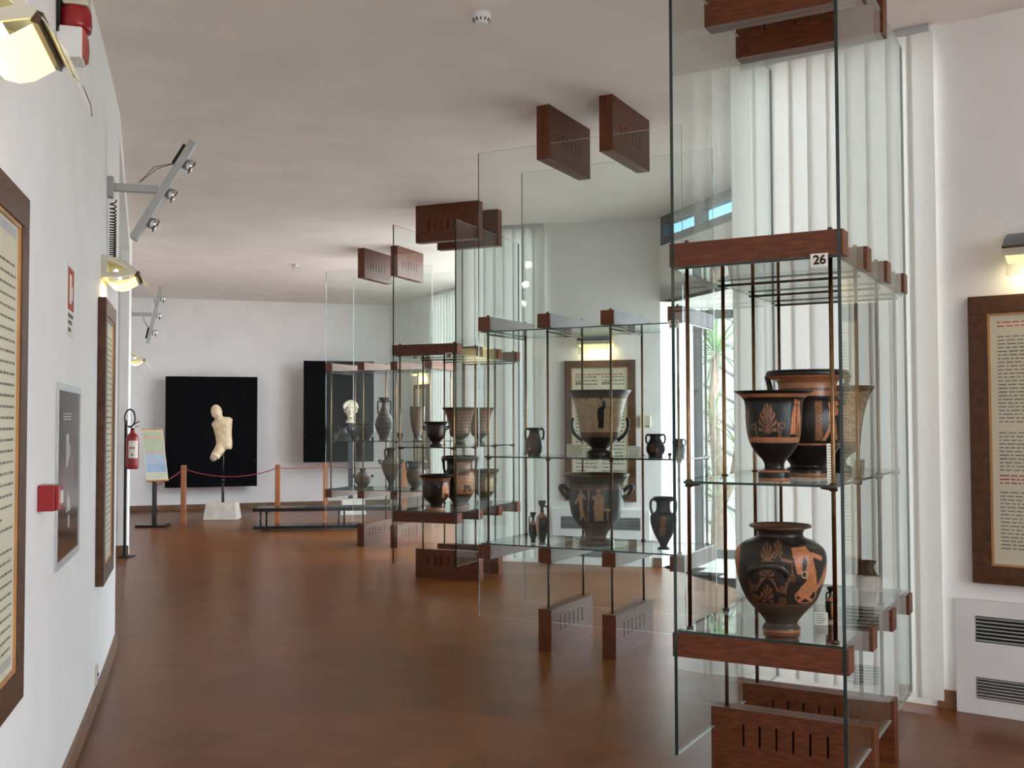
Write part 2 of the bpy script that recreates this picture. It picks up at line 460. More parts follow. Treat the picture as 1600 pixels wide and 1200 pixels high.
glazing('window_2', C_, S2L, W2A, W2B, 0.04, 3.80, 2)
glazing('window_3', G_, FR, 0.1, 1.58, 0.04, 3.80, 2)
glazing('window_4', Q, C_, LQ - 3.2, LQ - 0.02, 3.51, 3.826, 4, bar=0.085, off=-0.06, th=0.12, gm='tinted', label='narrow dark-framed clerestory window under the ceiling')
for wn, lb in (('window_1', 'tall glazed strip behind the nearest vertical blinds'), ('window_2', 'tall glazed strip behind the middle vertical blinds'), ('window_3', 'tall glazed strip behind the farthest blinds')):
    bpy.data.objects[wn]['label'] = lb; bpy.data.objects[wn]['category'] = 'window'
door = glazing('door_1', E_, D_, 0.0, walldir(E_, D_)[2], 0.0, 2.88, 2, th=0.08, off=-0.05, bar=0.10, label='dark-framed glazed garden door with a plant outside')
door['category'] = 'door'
glazing('window_5', Q, E_, 0.02, walldir(Q, E_)[2] - 0.12, 0.0, 2.88, 3, off=-0.05, bar=0.08, label='glazed side of the garden porch')

def vertical_blind(p, q, s0, s1, label, z0=0.05, z1=3.785, off=0.06, pitch=0.116, w=0.146, ang=8, gap=0.0, rail_to=None):
    d, n, L = walldir(p, q)
    root = tag(empty('vertical_blind', along(p, q, (s0 + s1) / 2, off, 0), math.atan2(d.y, d.x)), label, 'blind', 'vertical blinds on the window side')
    hl = (s1 - s0) / 2
    mb = MB(); mb.box((-hl, -0.022, z1), (hl, 0.022, z1 + 0.028)); mb.box((-hl, -0.026, z1 + 0.028), (hl, 0.026, z1 + 0.040)); mb.build('headrail', M['alu'], root)
    mb = MB(); nseg = 6
    vs, fs = [], []
    for i in range(nseg + 1):
        t = i / nseg * 2 - 1
        for z in (z0, z1): vs.append((t * w / 2, 0.010 * (1 - t * t), z))
    for i in range(nseg): fs.append((2 * i, 2 * i + 2, 2 * i + 3, 2 * i + 1))
    mb.add(vs, fs); sm = mb.mesh('blind_slat', M['blind'], True)
    k = 0; x = -hl + pitch / 2
    while x < hl - gap:
        o = link('slat', sm, root, (x, 0.004 * (k % 2), 0), math.radians(ang + random.uniform(-5, 5))); x += pitch; k += 1
    return root
vertical_blind(S1R, S1L, W1A - 0.03, L1 - 0.10, 'pale vertical blind behind the vitrine numbered 26', ang=6)
vertical_blind(C_, S2L, W2A - 0.05, L2, 'tall pale vertical blind left of the framed panel on the middle wall', ang=6)
vertical_blind(G_, FR, 0.1, 1.62, 'farthest vertical blind, seen through the glass of the far vitrines', ang=5)

# ------------------------------------------------------------------ display cases
SP, BL, BT, ZT, ZB, PW, PE = 0.480, 0.360, 0.099, 2.349, 0.7075, 0.345, 0.772
ZM = 1.342
UU = [(k - 1.5) * SP for k in range(4)]
def block_mesh(h, up):
    """wood block of two planks with six slots cut through"""
    mb = MB(); t = BT
    z0, z1 = (0, h)
    slots = [(-0.21 + i * 0.075) for i in range(6)]; sw = 0.011; sz0, sz1 = (h * 0.44, h * 0.78) if not up else (h * 0.30, h * 0.56)
    for a, b in ((-t / 2, -0.0015), (0.0015, t / 2)):
        mb.box((-BL, a, 0), (BL, b, sz0)); mb.box((-BL, a, sz1), (BL, b, h))
        xs = [-BL] + [x for s_ in slots for x in (s_ - sw / 2, s_ + sw / 2)] + [BL]
        for i in range(0, len(xs), 2): mb.box((xs[i], a, sz0), (xs[i + 1], b, sz1))
    return mb.mesh('block_mesh', M['wood'])
floor_block_me, ceil_block_me = block_mesh(0.2876, False), block_mesh(0.384, True)
mb = MB(); mb.box((-BL, -BT / 2, -BT), (BL, BT / 2, 0)); beam_me = mb.mesh('beam_mesh', M['wood'])
mb = MB(); mb.box((-0.007, -PE, 0.20), (0.007, PE, 3.55))
pane_me = mb.mesh('pane_mesh', [M['glass'], M['gedge'], M['gedge_lit']])
for p_ in pane_me.polygons:
    if abs(p_.normal.x) < 0.5: p_.material_index = 2 if abs(p_.normal.z) > 0.5 else 1  # top and bottom edges take the colour with the reflection painted in
def plate(z, t, x, y):
    mb = MB(); mb.box((-x, -y, z), (x, y, z + t)); me = mb.mesh('shelf_mesh', [M['glass'], M['gedge']])
    for p_ in me.polygons:
        if abs(p_.normal.z) < 0.5: p_.material_index = 1
    return me
top_me = plate(ZT - BT - 0.012, 0.008, 0.335, 0.765); mid_me = plate(ZM - 0.010, 0.010, 0.315, 0.745); low_me = plate(ZB + 0.001, 0.010, 0.335, 0.765)
mb = MB(); mb.tube([(0, 0, ZB + 0.011), (0, 0, ZT - BT)], 0.0085, 10); rod_me = mb.mesh('rod_mesh', M['brass'], True)
mb = MB(); mb.tube([(0, 0, 0.2876), (0, 0, ZB - BT)], 0.0085, 10); leg_me = mb.mesh('leg_mesh', M['bronze'], True)
mb = MB(); mb.tube([(-0.32, 0, ZT - BT - 0.024), (0.32, 0, ZT - BT - 0.024)], 0.006, 8); cross_me = mb.mesh('cross_mesh', M['bronze'], True)
mb = MB(); mb.lathe([(0, 0.016), (0.028, 0.016), (0.032, 0.012)], 12, (0, 0, ZM - 0.026)); mb.tube([(0, 0, ZM - 0.012), (0.05, 0, ZM - 0.012)], [0.014, 0.006], 8); clamp_me = mb.mesh('clamp_mesh', M['bronze'], True)
mb = MB(); mb.lathe([(0, 0.015), (0.010, 0.015), (0.014, 0.009)], 12, (0, 0, ZB + 0.011)); foot_me = mb.mesh('collar_mesh', M['bronze'], True)
mb = MB(); mb.lathe([(0, 0.010), (0.014, 0.010), (0.018, 0.006)], 10, (0, 0, ZT)); nut_me = mb.mesh('nut_mesh', M['bronze'], True)

def display_case(loc, rotz, label, number=None, num_at=None):
    r = tag(empty('display_case', (loc[0], loc[1], 0), rotz), label, 'display case', 'glass vitrines along the window side')
    for k in range(4):
        u = UU[k]
        link('top_beam', beam_me, r, (0, u, ZT)); link('bottom_beam', beam_me, r, (0, u, ZB))
        for sx in (-1, 1):
            link('rod', rod_me, r, (sx * 0.300, u, 0)); link('nut', nut_me, r, (sx * 0.300, u, 0))
            link('shelf_clamp', clamp_me, r, (sx * 0.300, u, 0), 0 if sx < 0 else math.pi)
            link('rod_collar', foot_me, r, (sx * 0.300, u, 0))
            if k in (1, 2): link('leg_rod', leg_me, r, (sx * 0.300, u, 0))
        if k: link('cross_rod', cross_me, r, (0, u, 0))
        if k in (1, 2):
            link('floor_block', floor_block_me, r, (0, u, 0)); link('ceiling_block', ceil_block_me, r, (0, u, ZC - 0.384))
    for sx in (-1, 1): link('glass_pane', pane_me, r, (sx * PW, 0, 0))
    link('top_glass', top_me, r); link('middle_shelf', mid_me, r); link('bottom_shelf', low_me, r)
    if number:
        mb = MB(); w, h = 0.034, 0.027
        mb.box((-w, -0.0015, -h), (w, 0.0015, h)); c = mb.build('number_card', M['card'], r); c.location = num_at[:3]; c.rotation_euler = (0, 0, num_at[3])
        c['label'] = 'small white card with the number ' + number
        cu = bpy.data.curves.new('number', 'FONT'); cu.body = number; cu.size = 0.050; cu.align_x = 'CENTER'; cu.align_y = 'CENTER'; cu.extrude = 0.0003; cu.offset = 0.0016
        t_ = bpy.data.objects.new('tmp', cu); COL.objects.link(t_); bpy.context.view_layer.update()
        me = bpy.data.meshes.new_from_object(t_.evaluated_get(bpy.context.evaluated_depsgraph_get())); bpy.data.objects.remove(t_)
        me.materials.clear(); me.materials.append(M['dark'])
        n_ = link('number_print', me, c, (0.002, -0.0022, 0)); n_.rotation_euler = (math.pi / 2, 0, 0)
    return r
CASES = {26: (1.3657, 4.8919, 0.5175), 27: (0.6036, 7.4685, 0.4855), 28: (-0.5494, 10.834, 0.4113), 29: (-1.5807, 13.557, 0.3871)}
display_case(CASES[26][:2], -CASES[26][2], 'nearest glass vitrine with brown wood beams, numbered 26', '26', (0.268, UU[0] - 0.052, ZT - BT - 0.020, 0))
display_case(CASES[27][:2], -CASES[27][2] + math.pi / 2, 'middle glass vitrine numbered 27, holding two large kraters', '27', (-BL - 0.004, UU[0] + 0.004, ZT - BT - 0.020, -math.pi / 2))
display_case(CASES[28][:2], -CASES[28][2], 'glass vitrine standing end-on behind vitrine 27, crowded with kraters', '28', (0.268, UU[0] - 0.052, ZT - BT - 0.020, 0))
display_case(CASES[29][:2], -CASES[29][2] + math.pi / 2, 'farthest glass vitrine, in front of the marble head')
def case_pt(k, u, v, z):
    x, y, a = CASES[k]
    return Vector((x + u * math.sin(a) + v * math.cos(a), y + u * math.cos(a) - v * math.sin(a), z))

# ------------------------------------------------------------------ pottery
BLK, BLK2, CLAY, CLAY2, BROWN, CREAM, VEIL_GREY = (0.010, 0.009, 0.008), (0.020, 0.015, 0.012), (0.43, 0.165, 0.075), (0.34, 0.15, 0.075), (0.15, 0.065, 0.035), (0.50, 0.33, 0.20), (0.36, 0.29, 0.24)
def chaikin(P, it=2):
    for _ in range(it):
        R = [P[0]]
        for a, b in zip(P, P[1:]):
            R.append((a[0] * .75 + b[0] * .25, a[1] * .75 + b[1] * .25)); R.append((a[0] * .25 + b[0] * .75, a[1] * .25 + b[1] * .75))
        R.append(P[-1]); P = R
    return P
def resample(P, n):
    P = np.array(P); seg = np.hypot(*np.diff(P, axis=0).T); t = np.concatenate([[0], np.cumsum(seg)])
    u = np.linspace(0, t[-1], n); return np.stack([np.interp(u, t, P[:, 0]), np.interp(u, t, P[:, 1])], 1)
class Paint:
    """decoration in front-view units: X = offset / max radius, Z = height fraction"""
    def __init__(s, X, Z, th, base): s.X, s.Z, s.th = X, Z, th; s.c = np.tile(np.array(base, float), (len(X), 1))
    def put(s, m, col, a=1.0): s.c[m] = s.c[m] * (1 - a) + np.array(col) * a; return s
    def band(s, z0, z1, col): return s.put((s.Z >= z0) & (s.Z <= z1), col)
    def poly(s, pts, col, a=1.0):
        m = np.zeros(len(s.X), bool); j = len(pts) - 1
        for i in range(len(pts)):
            xi, zi = pts[i]; xj, zj = pts[j]
            if abs(zi - zj) > 1e-9:
                c = ((zi > s.Z) != (zj > s.Z)) & (s.X < (xj - xi) * (s.Z - zi) / (zj - zi) + xi); m ^= c
            j = i
        return s.put(m, col, a)
    def ell(s, cx, cz, rx, rz, col, hole=0.0, k=1.0):
        d = ((s.X - cx) / rx) ** 2 + ((s.Z - cz) / rz) ** 2
        return s.put((d < 1) & (d > hole * hole), col)
    def line(s, a, b, w, col):
        ax, az = a; bx, bz = b; dx, dz = bx - ax, bz - az; L = dx * dx + dz * dz
        t = np.clip(((s.X - ax) * dx + (s.Z - az) * dz) / L, 0, 1)
        return s.put(np.hypot(s.X - ax - t * dx, s.Z - az - t * dz) < w, col)
    def palmette(s, cx, cz, r, n, col, spread=2.6, asp=1.0):
        dx, dz = (s.X - cx), (s.Z - cz) * asp
        ang = np.arctan2(dx, dz); rr = np.hypot(dx, dz)
        m = (rr < r * (0.80 + 0.2 * np.cos(ang))) & (rr > 0.12 * r) & (np.abs(ang) < spread / 2) & (np.cos(ang * n * 2 * math.pi / spread) > -0.25)
        return s.put(m, col)
    def meander(s, z0, z1, n, c1, c2):
        s.band(z0, z1, c1); t = (s.th * n / (2 * math.pi)) % 1; zz = (s.Z - z0) / (z1 - z0)
        return s.put((s.Z > z0) & (s.Z < z1) & (((t < 0.35) & (zz > 0.25)) | ((t < 0.7) & (np.abs(zz - 0.3) < 0.14))), c2)
def turned(prof, R, H, paint, base, nt=160, nz=110, inner=0.35, rim=0.05, flat=None):
    """lathe body with painted vertices; prof = [(height fraction, radius fraction of R)] from foot to lip"""
    P = chaikin(prof, 2); zi, ri = P[-1]
    P = resample([(z * H / R, r) for z, r in P], nz); P = np.stack([P[:, 0] * R / H, P[:, 1]], 1)
    inn = [(zi - 0.004, ri - rim * 0.5), (zi - 0.03, ri - rim * 1.6)]
    body = [p for p in P[::-1] if inner < p[0] < zi - 0.06]
    inn += [(z, max(0.02, r - rim * 1.4)) for z, r in body[::3]] + [(inner, 0.01)]
    A = np.vstack([[(0.004, 0.01)], P, np.array(inn)])
    th = np.linspace(-math.pi, math.pi, nt, endpoint=False)
    Z = np.repeat(A[:, 0], nt); r = np.repeat(A[:, 1], nt); T = np.tile(th, len(A))
    co = np.stack([r * R * np.sin(T), -r * R * np.cos(T), Z * H], 1)
    N = len(A)
    i = np.arange(N - 1)[:, None] * nt; k = np.arange(nt)[None, :]; k2 = (k + 1) % nt
    quads = np.stack([i + k, i + k2, i + nt + k2, i + nt + k], -1).reshape(-1, 4)
    me = bpy.data.meshes.new('pottery'); me.from_pydata(co.tolist(), [], quads.tolist())
    me.polygons.foreach_set('use_smooth', [True] * len(me.polygons))
    X = np.where(np.abs(T) < math.pi / 2, r * np.sin(T), r * np.sin(T))
    pt = Paint(X, Z, T, base)
    pt.front = np.abs(T) < math.pi / 2
    paint(pt)
    ins = np.repeat(np.arange(N) > len(P) + 2, nt); pt.put(ins, BLK2)
    ca = me.color_attributes.new('Col', 'FLOAT_COLOR', 'POINT')
    ca.data.foreach_set('color', np.concatenate([pt.c, np.ones((len(X), 1))], 1).astype(np.float32).ravel())
    return me
def col_tube(pts, r, col, mname='vase', n=10, sub=4):
    """smooth handle through the points"""
    P = [Vector(p) for p in pts]; Q_ = []
    for i in range(len(P) - 1):
        p0, p1, p2, p3 = P[max(i - 1, 0)], P[i], P[i + 1], P[min(i + 2, len(P) - 1)]
        for k in range(sub):
            t = k / sub; Q_.append(0.5 * ((2 * p1) + (p2 - p0) * t + (2 * p0 - 5 * p1 + 4 * p2 - p3) * t * t + (3 * p1 - 3 * p2 + p3 - p0) * t ** 3))
    Q_.append(P[-1])
    mb = MB(); mb.tube(Q_, r, n); me = mb.mesh('handle', M[mname], True)
    ca = me.color_attributes.new('Col', 'FLOAT_COLOR', 'POINT'); ca.data.foreach_set('color', np.tile([*col, 1.0], len(me.vertices)).astype(np.float32))
    return me
def vase(name, px, Y, z, R, H, prof, paint, label, cat='vase', base=BLK, handles=(), turn=0.0, res=(96, 64), group=None, mname='vase', rim=0.05, inner=0.35, extra=()):
    x = at(px, 656, Y).x
    face = -math.atan2(x, Y) + turn
    me = turned(prof, R, H, paint, base, *res, rim=rim, inner=inner); me.materials.append(M[mname])
    if not handles and not extra:
        o = link(name, me, None, (x, Y, z), face)
        return tag(o, label, cat, group)
    r = tag(empty(name, (x, Y, z), face), label, cat, group)
    link('body', me, r)
    for pts, rad, col in handles: link('handle', col_tube([(a * R, b * R, c * H) for a, b, c in pts], rad, col, mname), r)
    for nm, me2 in extra: me2.materials.clear(); me2.materials.append(M[mname]); link(nm, me2, r)
    return r
def side_handles(pts, rad, col): return [(pts, rad, col), ([(-a, b, c) for a, b, c in pts], rad, col)]
ZS, ZL = ZM + 0.0005, ZB + 0.0115

BELL = [(0, .40), (.05, .41), (.115, .40), (.125, .25), (.16, .24), (.22, .27), (.30, .45), (.42, .62), (.57, .69), (.72, .705), (.84, .71), (.90, .74), (.955, .85), (.985, .97), (1, 1.0)]
def paint_A(p):
    p.band(0, .035, CLAY2); p.band(.035, .11, BLK); p.band(.10, .125, CLAY2); p.band(.425, .485, CLAY2)
    p.band(.925, .965, CLAY2); p.band(.965, 1.0, BLK)
    f = (0.20, 0.095, 0.048)
    p.palmette(-.15, .56, .27, 9, f, 3.4, 1.0); p.palmette(-.15, .70, .16, 7, f, 3.6); p.palmette(-.15, .50, .13, 7, BLK, 3.0); p.palmette(-.15, .52, .10, 5, f, 3.0)
    p.ell(.20, .615, .075, .04, f, .72); p.line((.12, .50), (.10, .64), .016, f); p.line((.16, .50), (.19, .59), .012, f); p.line((-.42, .50), (-.45, .64), .016, f)
    p.ell(-.50, .60, .06, .035, f, .65)
    p.poly([(.40, .52), (.44, .72), (.47, .80), (.52, .86), (.56, .82), (.54, .70), (.53, .52)], CLAY)
    p.ell(.535, .875, .035, .03, CLAY)
    p.poly([(.55, .50), (.56, .70), (.58, .83), (.63, .83), (.655, .70), (.64, .50), (.615, .50), (.61, .63), (.59, .63), (.575, .50)], CLAY); p.ell(.61, .86, .03, .028, CLAY)
    p.poly([(-.72, .50), (-.72, .80), (-.60, .78), (-.60, .50)], BROWN)
vase('bell_krater', 1209, 4.40, ZS, .166, .379, BELL, paint_A, 'black bell krater with brown palmette, front of the middle shelf in vitrine 26', res=(300, 180),
     handles=[([(-.20, .66, .64), (-.16, .90, .66), (0, 1.00, .68), (.16, .90, .66), (.20, .66, .64)], .011, BLK)])
COLK = [(0, .52), (.03, .54), (.075, .52), (.09, .42), (.12, .44), (.20, .62), (.33, .82), (.48, .90), (.60, .89), (.70, .80), (.735, .72), (.75, .70), (.84, .69), (.88, .70), (.905, .74), (.93, .95), (.955, 1.0), (.985, .985), (1, .95)]
def paint_B(p):
    p.band(0, .035, CLAY2); p.band(.30, .315, CLAY2)
    p.band(.89, .945, CLAY); p.band(.945, 1, BLK); p.band(.76, .80, CLAY2); p.band(.83, .885, CLAY2); p.band(.80, .825, BROWN)
    p.poly([(.16, .34), (.16, .71), (.34, .71), (.34, .34)], BROWN); p.put((p.X > .18) & (p.X < .32) & (p.Z > .35) & (p.Z < .70) & (np.sin(p.Z * 160) * np.sin(p.X * 60) > .15), CLAY2)
    p.ell(.66, .685, .055, .026, CLAY); p.poly([(.46, .69), (.60, .70), (.62, .66), (.70, .64), (.70, .58), (.62, .57), (.64, .50), (.60, .48), (.50, .50), (.48, .58), (.50, .64)], CLAY)
    p.poly([(.50, .51), (.64, .51), (.68, .36), (.64, .34), (.60, .44), (.56, .45), (.40, .34), (.32, .34), (.34, .36), (.46, .44)], CLAY)
    p.poly([(.78, .36), (.76, .60), (.80, .70), (.86, .70), (.86, .36)], CLAY); p.poly([(-.7, .34), (-.66, .70), (-.40, .70), (-.36, .34)], CLAY2)
hcol = [([(sx * .96, sy * .10, .95), (sx * .90, sy * .16, .86), (sx * .88, sy * .16, .78), (sx * .82, sy * .16, .68)], .012, BLK) for sx in (-1, 1) for sy in (-1, 1)]
vase('column_krater', 1262, 4.74, ZS, .186, .480, COLK, paint_B, 'tall black column krater with orange striding figure, centre of vitrine 26 middle shelf', res=(280, 180), handles=hcol)
CALYX = [(0, .34), (.04, .36), (.07, .33), (.09, .20), (.13, .17), (.18, .24), (.24, .48), (.31, .58), (.36, .60), (.40, .60), (.60, .66), (.80, .77), (.92, .90), (.965, .985), (1, 1.0)]
def paint_C(p):
    p.band(.36, .93, CREAM); p.put((p.Z > .36) & (p.Z < .93) & (np.sin(p.X * 26 + 5 * np.sin(p.Z * 30)) * np.sin(p.Z * 34 + p.X * 9) > .25), CLAY2); p.band(.93, 1, BROWN); p.band(.30, .36, BROWN)
vase('calyx_krater', 1311, 5.08, ZS, .168, .420, CALYX, paint_C, 'ochre krater paled by a painted glass veil, at the back of vitrine 26 middle shelf', res=(160, 110))  # the pane's pale veil is painted into the krater's colours
STAM = [(0, .41), (.03, .42), (.055, .37), (.075, .335), (.165, .49), (.27, .735), (.37, .85), (.52, .965), (.62, .99), (.70, 1.0), (.78, .95), (.84, .79), (.87, .60), (.89, .50), (.93, .49), (.965, .55), (.975, .66), (.985, .685), (1, .67)]
def paint_S(p):
    g = (0.022, 0.018, 0.015); p.band(0, .27, (0.06, 0.045, 0.035)); p.band(0, .022, CLAY); p.band(.265, .295, (0.10, 0.055, 0.035)); p.band(.96, .985, BROWN); p.band(.84, .96, BLK2)
    f = (0.17, 0.080, 0.042)
    for cx, cz, r, n in ((-.29, .55, .19, 9), (-.28, .70, .16, 7), (-.28, .33, .15, 7), (-.05, .76, .12, 6)): p.palmette(cx, cz, r, n, f, 4.0)
    for cx, cz in ((-.58, .44), (.03, .44), (-.55, .34), (.03, .33), (.24, .55)): p.ell(cx, cz, .075, .034, f, .68); p.ell(cx, cz, .028, .013, f)
    for a, b in (((-.52, .42), (-.40, .52)), ((-.06, .42), (-.16, .52)), ((-.62, .38), (-.66, .50)), ((.10, .40), (.10, .50)), ((.24, .58), (.24, .70)), ((.24, .70), (.02, .72)), ((.18, .56), (.12, .46)), ((-.45, .33), (-.40, .40))): p.line(a, b, .013, f)
    p.poly([(.22, .82), (.34, .60), (.36, .58), (.44, .59), (.46, .70), (.50, .75), (.56, .70), (.52, .60), (.54, .52), (.40, .46), (.34, .38), (.42, .36), (.60, .36), (.76, .46), (.74, .60), (.66, .76), (.52, .83)], CLAY)
    p.ell(.50, .58, .07, .034, CREAM, .75); p.ell(.52, .375, .23, .078, CLAY2, .84); p.line((.38, .33), (.66, .43), .02, CLAY); p.line((.40, .42), (.64, .32), .02, CLAY)
    p.line((.72, .42), (.97, .50), .018, CLAY2); p.line((.66, .76), (.86, .715), .020, CLAY)
    p.poly([(.76, .46), (.98, .66), (1.02, .5), (.97, .38), (.88, .33), (.86, .40)], CLAY); p.line((.80, .42), (.93, .45), .02, BLK)
    p.poly([(-1.02, .74), (-.86, .82), (-.90, .60), (-.92, .40), (-.78, .32), (-.74, .27), (-.9, .3), (-1.02, .5)], CLAY)
vase('stamnos', 1217, 4.39, ZL, .188, .440, STAM, paint_S, 'big-bellied dark stamnos with orange chariot scene on the bottom shelf of vitrine 26', res=(340, 220), base=(0.022, 0.018, 0.015),
     handles=[([(-.66, -.72, .58), (-.60, -.90, .62), (-.34, -1.06, .665), (-.02, -1.06, .655), (.12, -.98, .60), (.12, -.90, .56)], .0135, (0.03, 0.028, 0.026)),
              ([(-.30, .86, .58), (-.30, 1.02, .62), (0, 1.12, .66), (.30, 1.02, .62), (.30, .86, .58)], .0135, BLK)])
LEK = [(0, .55), (.04, .56), (.06, .40), (.10, .50), (.30, .95), (.55, 1.0), (.64, .80), (.70, .36), (.80, .25), (.86, .30), (.93, .58), (1, .62)]
def plain(c1, c2=None, z=.5):
    def f(p):
        if c2: p.band(z, 1.01, c2)
    return f
def paint_lek(p): p.band(.0, .05, CLAY2); p.band(.60, .72, CLAY2); p.poly([(.1, .12), (.1, .55), (.9, .55), (.9, .12)], CLAY)
vase('lekythos', 1294, 4.58, ZL, .024, .148, LEK, paint_lek, 'tiny black and orange lekythos beside the stamnos in vitrine 26', handles=[([(-.2, 0, .84), (-.7, 0, .80), (-.75, 0, .62)], .004, BLK)])
JAR = [(0, .50), (.04, .52), (.06, .45), (.25, .62), (.45, .98), (.58, 1.0), (.70, .86), (.80, .50), (.90, .44), (.97, .70), (1, .74)]
def paint_jar(p): p.band(.68, 1.01, (0.05, 0.03, 0.02)); p.poly([(.5, .2), (.6, .68), (1.1, .68), (1.1, .2)], CLAY2)
vase('veiled_jar', 1352, 4.93, ZL, .057, .213, JAR, paint_jar, 'small jar with dark neck, greyed by a painted pane reflection, at the back of vitrine 26', base=VEIL_GREY, res=(96, 60), mname='mattevase')  # grey base colour has the pane's reflection over the jar painted in

# vitrine 27
def paint_calyx27(p):
    c = (0.40, 0.265, 0.155); p.band(.36, .875, c); p.put((p.Z > .875) & (p.Z < .965) & (np.sin(p.th * 46 + p.Z * 60) > -.2), (0.07, 0.04, 0.03)); p.band(.965, 1, BLK2)
    p.poly([(-.05, .43), (-.07, .70), (.0, .74), (.08, .76), (.07, .83), (.13, .85), (.20, .79), (.19, .74), (.13, .70), (.12, .43)], BLK); p.ell(-.40, .86, .035, .012, BLK); p.ell(.05, .865, .05, .012, BLK)
    p.band(.30, .37, BROWN)
vase('calyx_krater', 937, 7.39, ZS, .223, .470, [(0, .42), (.04, .44), (.085, .42), (.10, .28), (.13, .26), (.20, .44), (.27, .58), (.34, .63), (.40, .645), (.60, .71), (.80, .80), (.92, .90), (.965, .985), (1, 1.0)], paint_calyx27,
     'pale calyx krater with a black figure on the middle shelf of vitrine 27', res=(220, 140), base=(0.030, 0.018, 0.013),
     handles=[([(sx * .56, sy * .14, .24), (sx * .80, sy * .18, .34), (sx * .90, sy * .16, .46), (sx * .88, sy * .06, .56), (sx * .86, -sy * .02, .56)], .012, BLK2) for sx in (-1, 1) for sy in (-1, 1)])
BELL2 = [(0, .53), (.04, .54), (.085, .50), (.10, .36), (.14, .34), (.20, .38), (.27, .55), (.40, .74), (.55, .81), (.70, .82), (.82, .80), (.88, .83), (.93, .92), (.965, .99), (1, 1.0)]
def paint_bell27(p):
    k = (0.055, 0.030, 0.020); p.band(.0, .34, (0.10, 0.055, 0.035)); p.band(.80, .93, (0.09, 0.05, 0.035)); p.put((p.Z > .87) & (p.Z < .91) & (np.sin(p.th * 40) > .4), BLK)
    c = (0.42, 0.235, 0.125); p.band(.33, .80, (0.030, 0.022, 0.018)); p.band(.79, .815, BROWN)
    p.ell(-.46, .775, .045, .024, c); p.poly([(-.52, .74), (-.40, .745), (-.30, .68), (-.34, .64), (-.36, .69), (-.40, .66), (-.40, .55), (-.34, .42), (-.28, .35), (-.32, .345), (-.40, .42), (-.44, .36), (-.50, .345), (-.48, .45), (-.50, .55), (-.52, .64), (-.62, .58), (-.66, .60), (-.56, .68)], c)
    p.line((-.22, .79), (-.25, .36), .014, c)
    p.ell(.07, .775, .06, .03, c); p.poly([(-.14, .715), (-.02, .70), (.0, .74), (.14, .74), (.22, .68), (.21, .36), (-.06, .36), (-.08, .56), (-.04, .64), (-.12, .68)], c)
    p.poly([(.22, .54), (.44, .53), (.44, .50), (.34, .50), (.34, .38), (.31, .38), (.31, .50), (.22, .50)], c)
vase('bell_krater', 931, 7.39, ZL, .235, .503, BELL2, paint_bell27, 'large red-figure bell krater with two figures on the bottom shelf of vitrine 27', res=(260, 160), base=(0.075, 0.042, 0.028),
     handles=side_handles([(.76, -.10, .66), (.96, -.10, .70), (1.08, 0, .80), (1.0, .10, .82), (.80, .12, .74)], .016, (0.05, 0.03, 0.022)))
PEL = [(0, .72), (.04, .74), (.08, .70), (.2, .92), (.35, 1.0), (.5, .94), (.66, .72), (.78, .56), (.9, .55), (.97, .70), (1, .74)]
def pel_handles(r=.008, c=BLK): return side_handles([(.56, 0, .92), (.80, 0, .97), (.98, 0, .86), (.94, 0, .66), (.82, 0, .58)], r, c)
def paint_pel1(p): p.poly([(-.9, .1), (-.9, .8), (.35, .8), (.35, .1)], (0.085, 0.040, 0.022)); p.ell(-.52, .27, .12, .05, CREAM)
vase('pelike', 835, 7.50, ZS, .068, .205, PEL, paint_pel1, 'small brown two-handled jar at the left of vitrine 27 middle shelf', handles=pel_handles(), res=(120, 80))
def paint_pel2(p): p.poly([(-.6, .2), (-.6, .55), (-.15, .62), (-.1, .2)], (0.10, 0.045, 0.025)); p.poly([(.0, .2), (.05, .4), (.3, .4), (.3, .2)], BROWN)
vase('pelike', 1024, 7.20, ZS, .067, .162, PEL, paint_pel2, 'squat black two-handled jar at the right of vitrine 27 middle shelf', handles=pel_handles(.007), res=(120, 80))
vase('pelike', 1061, 7.26, ZS, .045, .126, PEL, paint_pel2, 'smallest black two-handled jar, right end of vitrine 27 middle shelf', handles=pel_handles(.005), res=(72, 48))
CUP = [(0, .6), (.1, .6), (.2, .5), (.5, .9), (.8, 1), (1, .95)]
vase('cup', 1046, 7.22, ZS, .014, .028, CUP, plain(BLK), 'tiny black cup between the two black jars of vitrine 27', res=(24, 16))
vase('lekythos', 846.5, 7.42, ZL, .046, .310, LEK, lambda p: (p.band(.62, .74, CLAY2), p.poly([(-1, .08), (-1, .60), (-.55, .60), (-.5, .08)], CREAM), p.band(0, .04, BROWN)), 'slim dark lekythos on the bottom shelf of vitrine 27', handles=[([(.22, 0, .86), (.72, 0, .86), (.86, 0, .76), (.82, 0, .62)], .006, BLK)], res=(110, 80), base=(0.025, 0.026, 0.022))
vase('lekythos', 832.5, 7.56, ZL, .037, .215, LEK, lambda p: (p.band(.6, .75, CLAY2),), 'short lekythos behind the slim one in vitrine 27', handles=[([(-.2, 0, .86), (-.7, 0, .84), (-.8, 0, .62)], .005, BLK)], res=(80, 60), base=(0.035, 0.025, 0.02))
AMPH = [(0, .46), (.025, .48), (.04, .30), (.07, .24), (.12, .34), (.30, .72), (.48, .95), (.60, 1.0), (.67, .92), (.70, .70), (.73, .54), (.85, .50), (.93, .55), (.97, .70), (1, .76)]
def paint_amph(p): p.poly([(-.35, .27), (-.25, .45), (-.20, .62), (-.05, .67), (.15, .66), (.2, .58), (.12, .48), (.18, .30), (.05, .28)], (0.23, 0.095, 0.045)); p.band(.235, .25, BROWN)
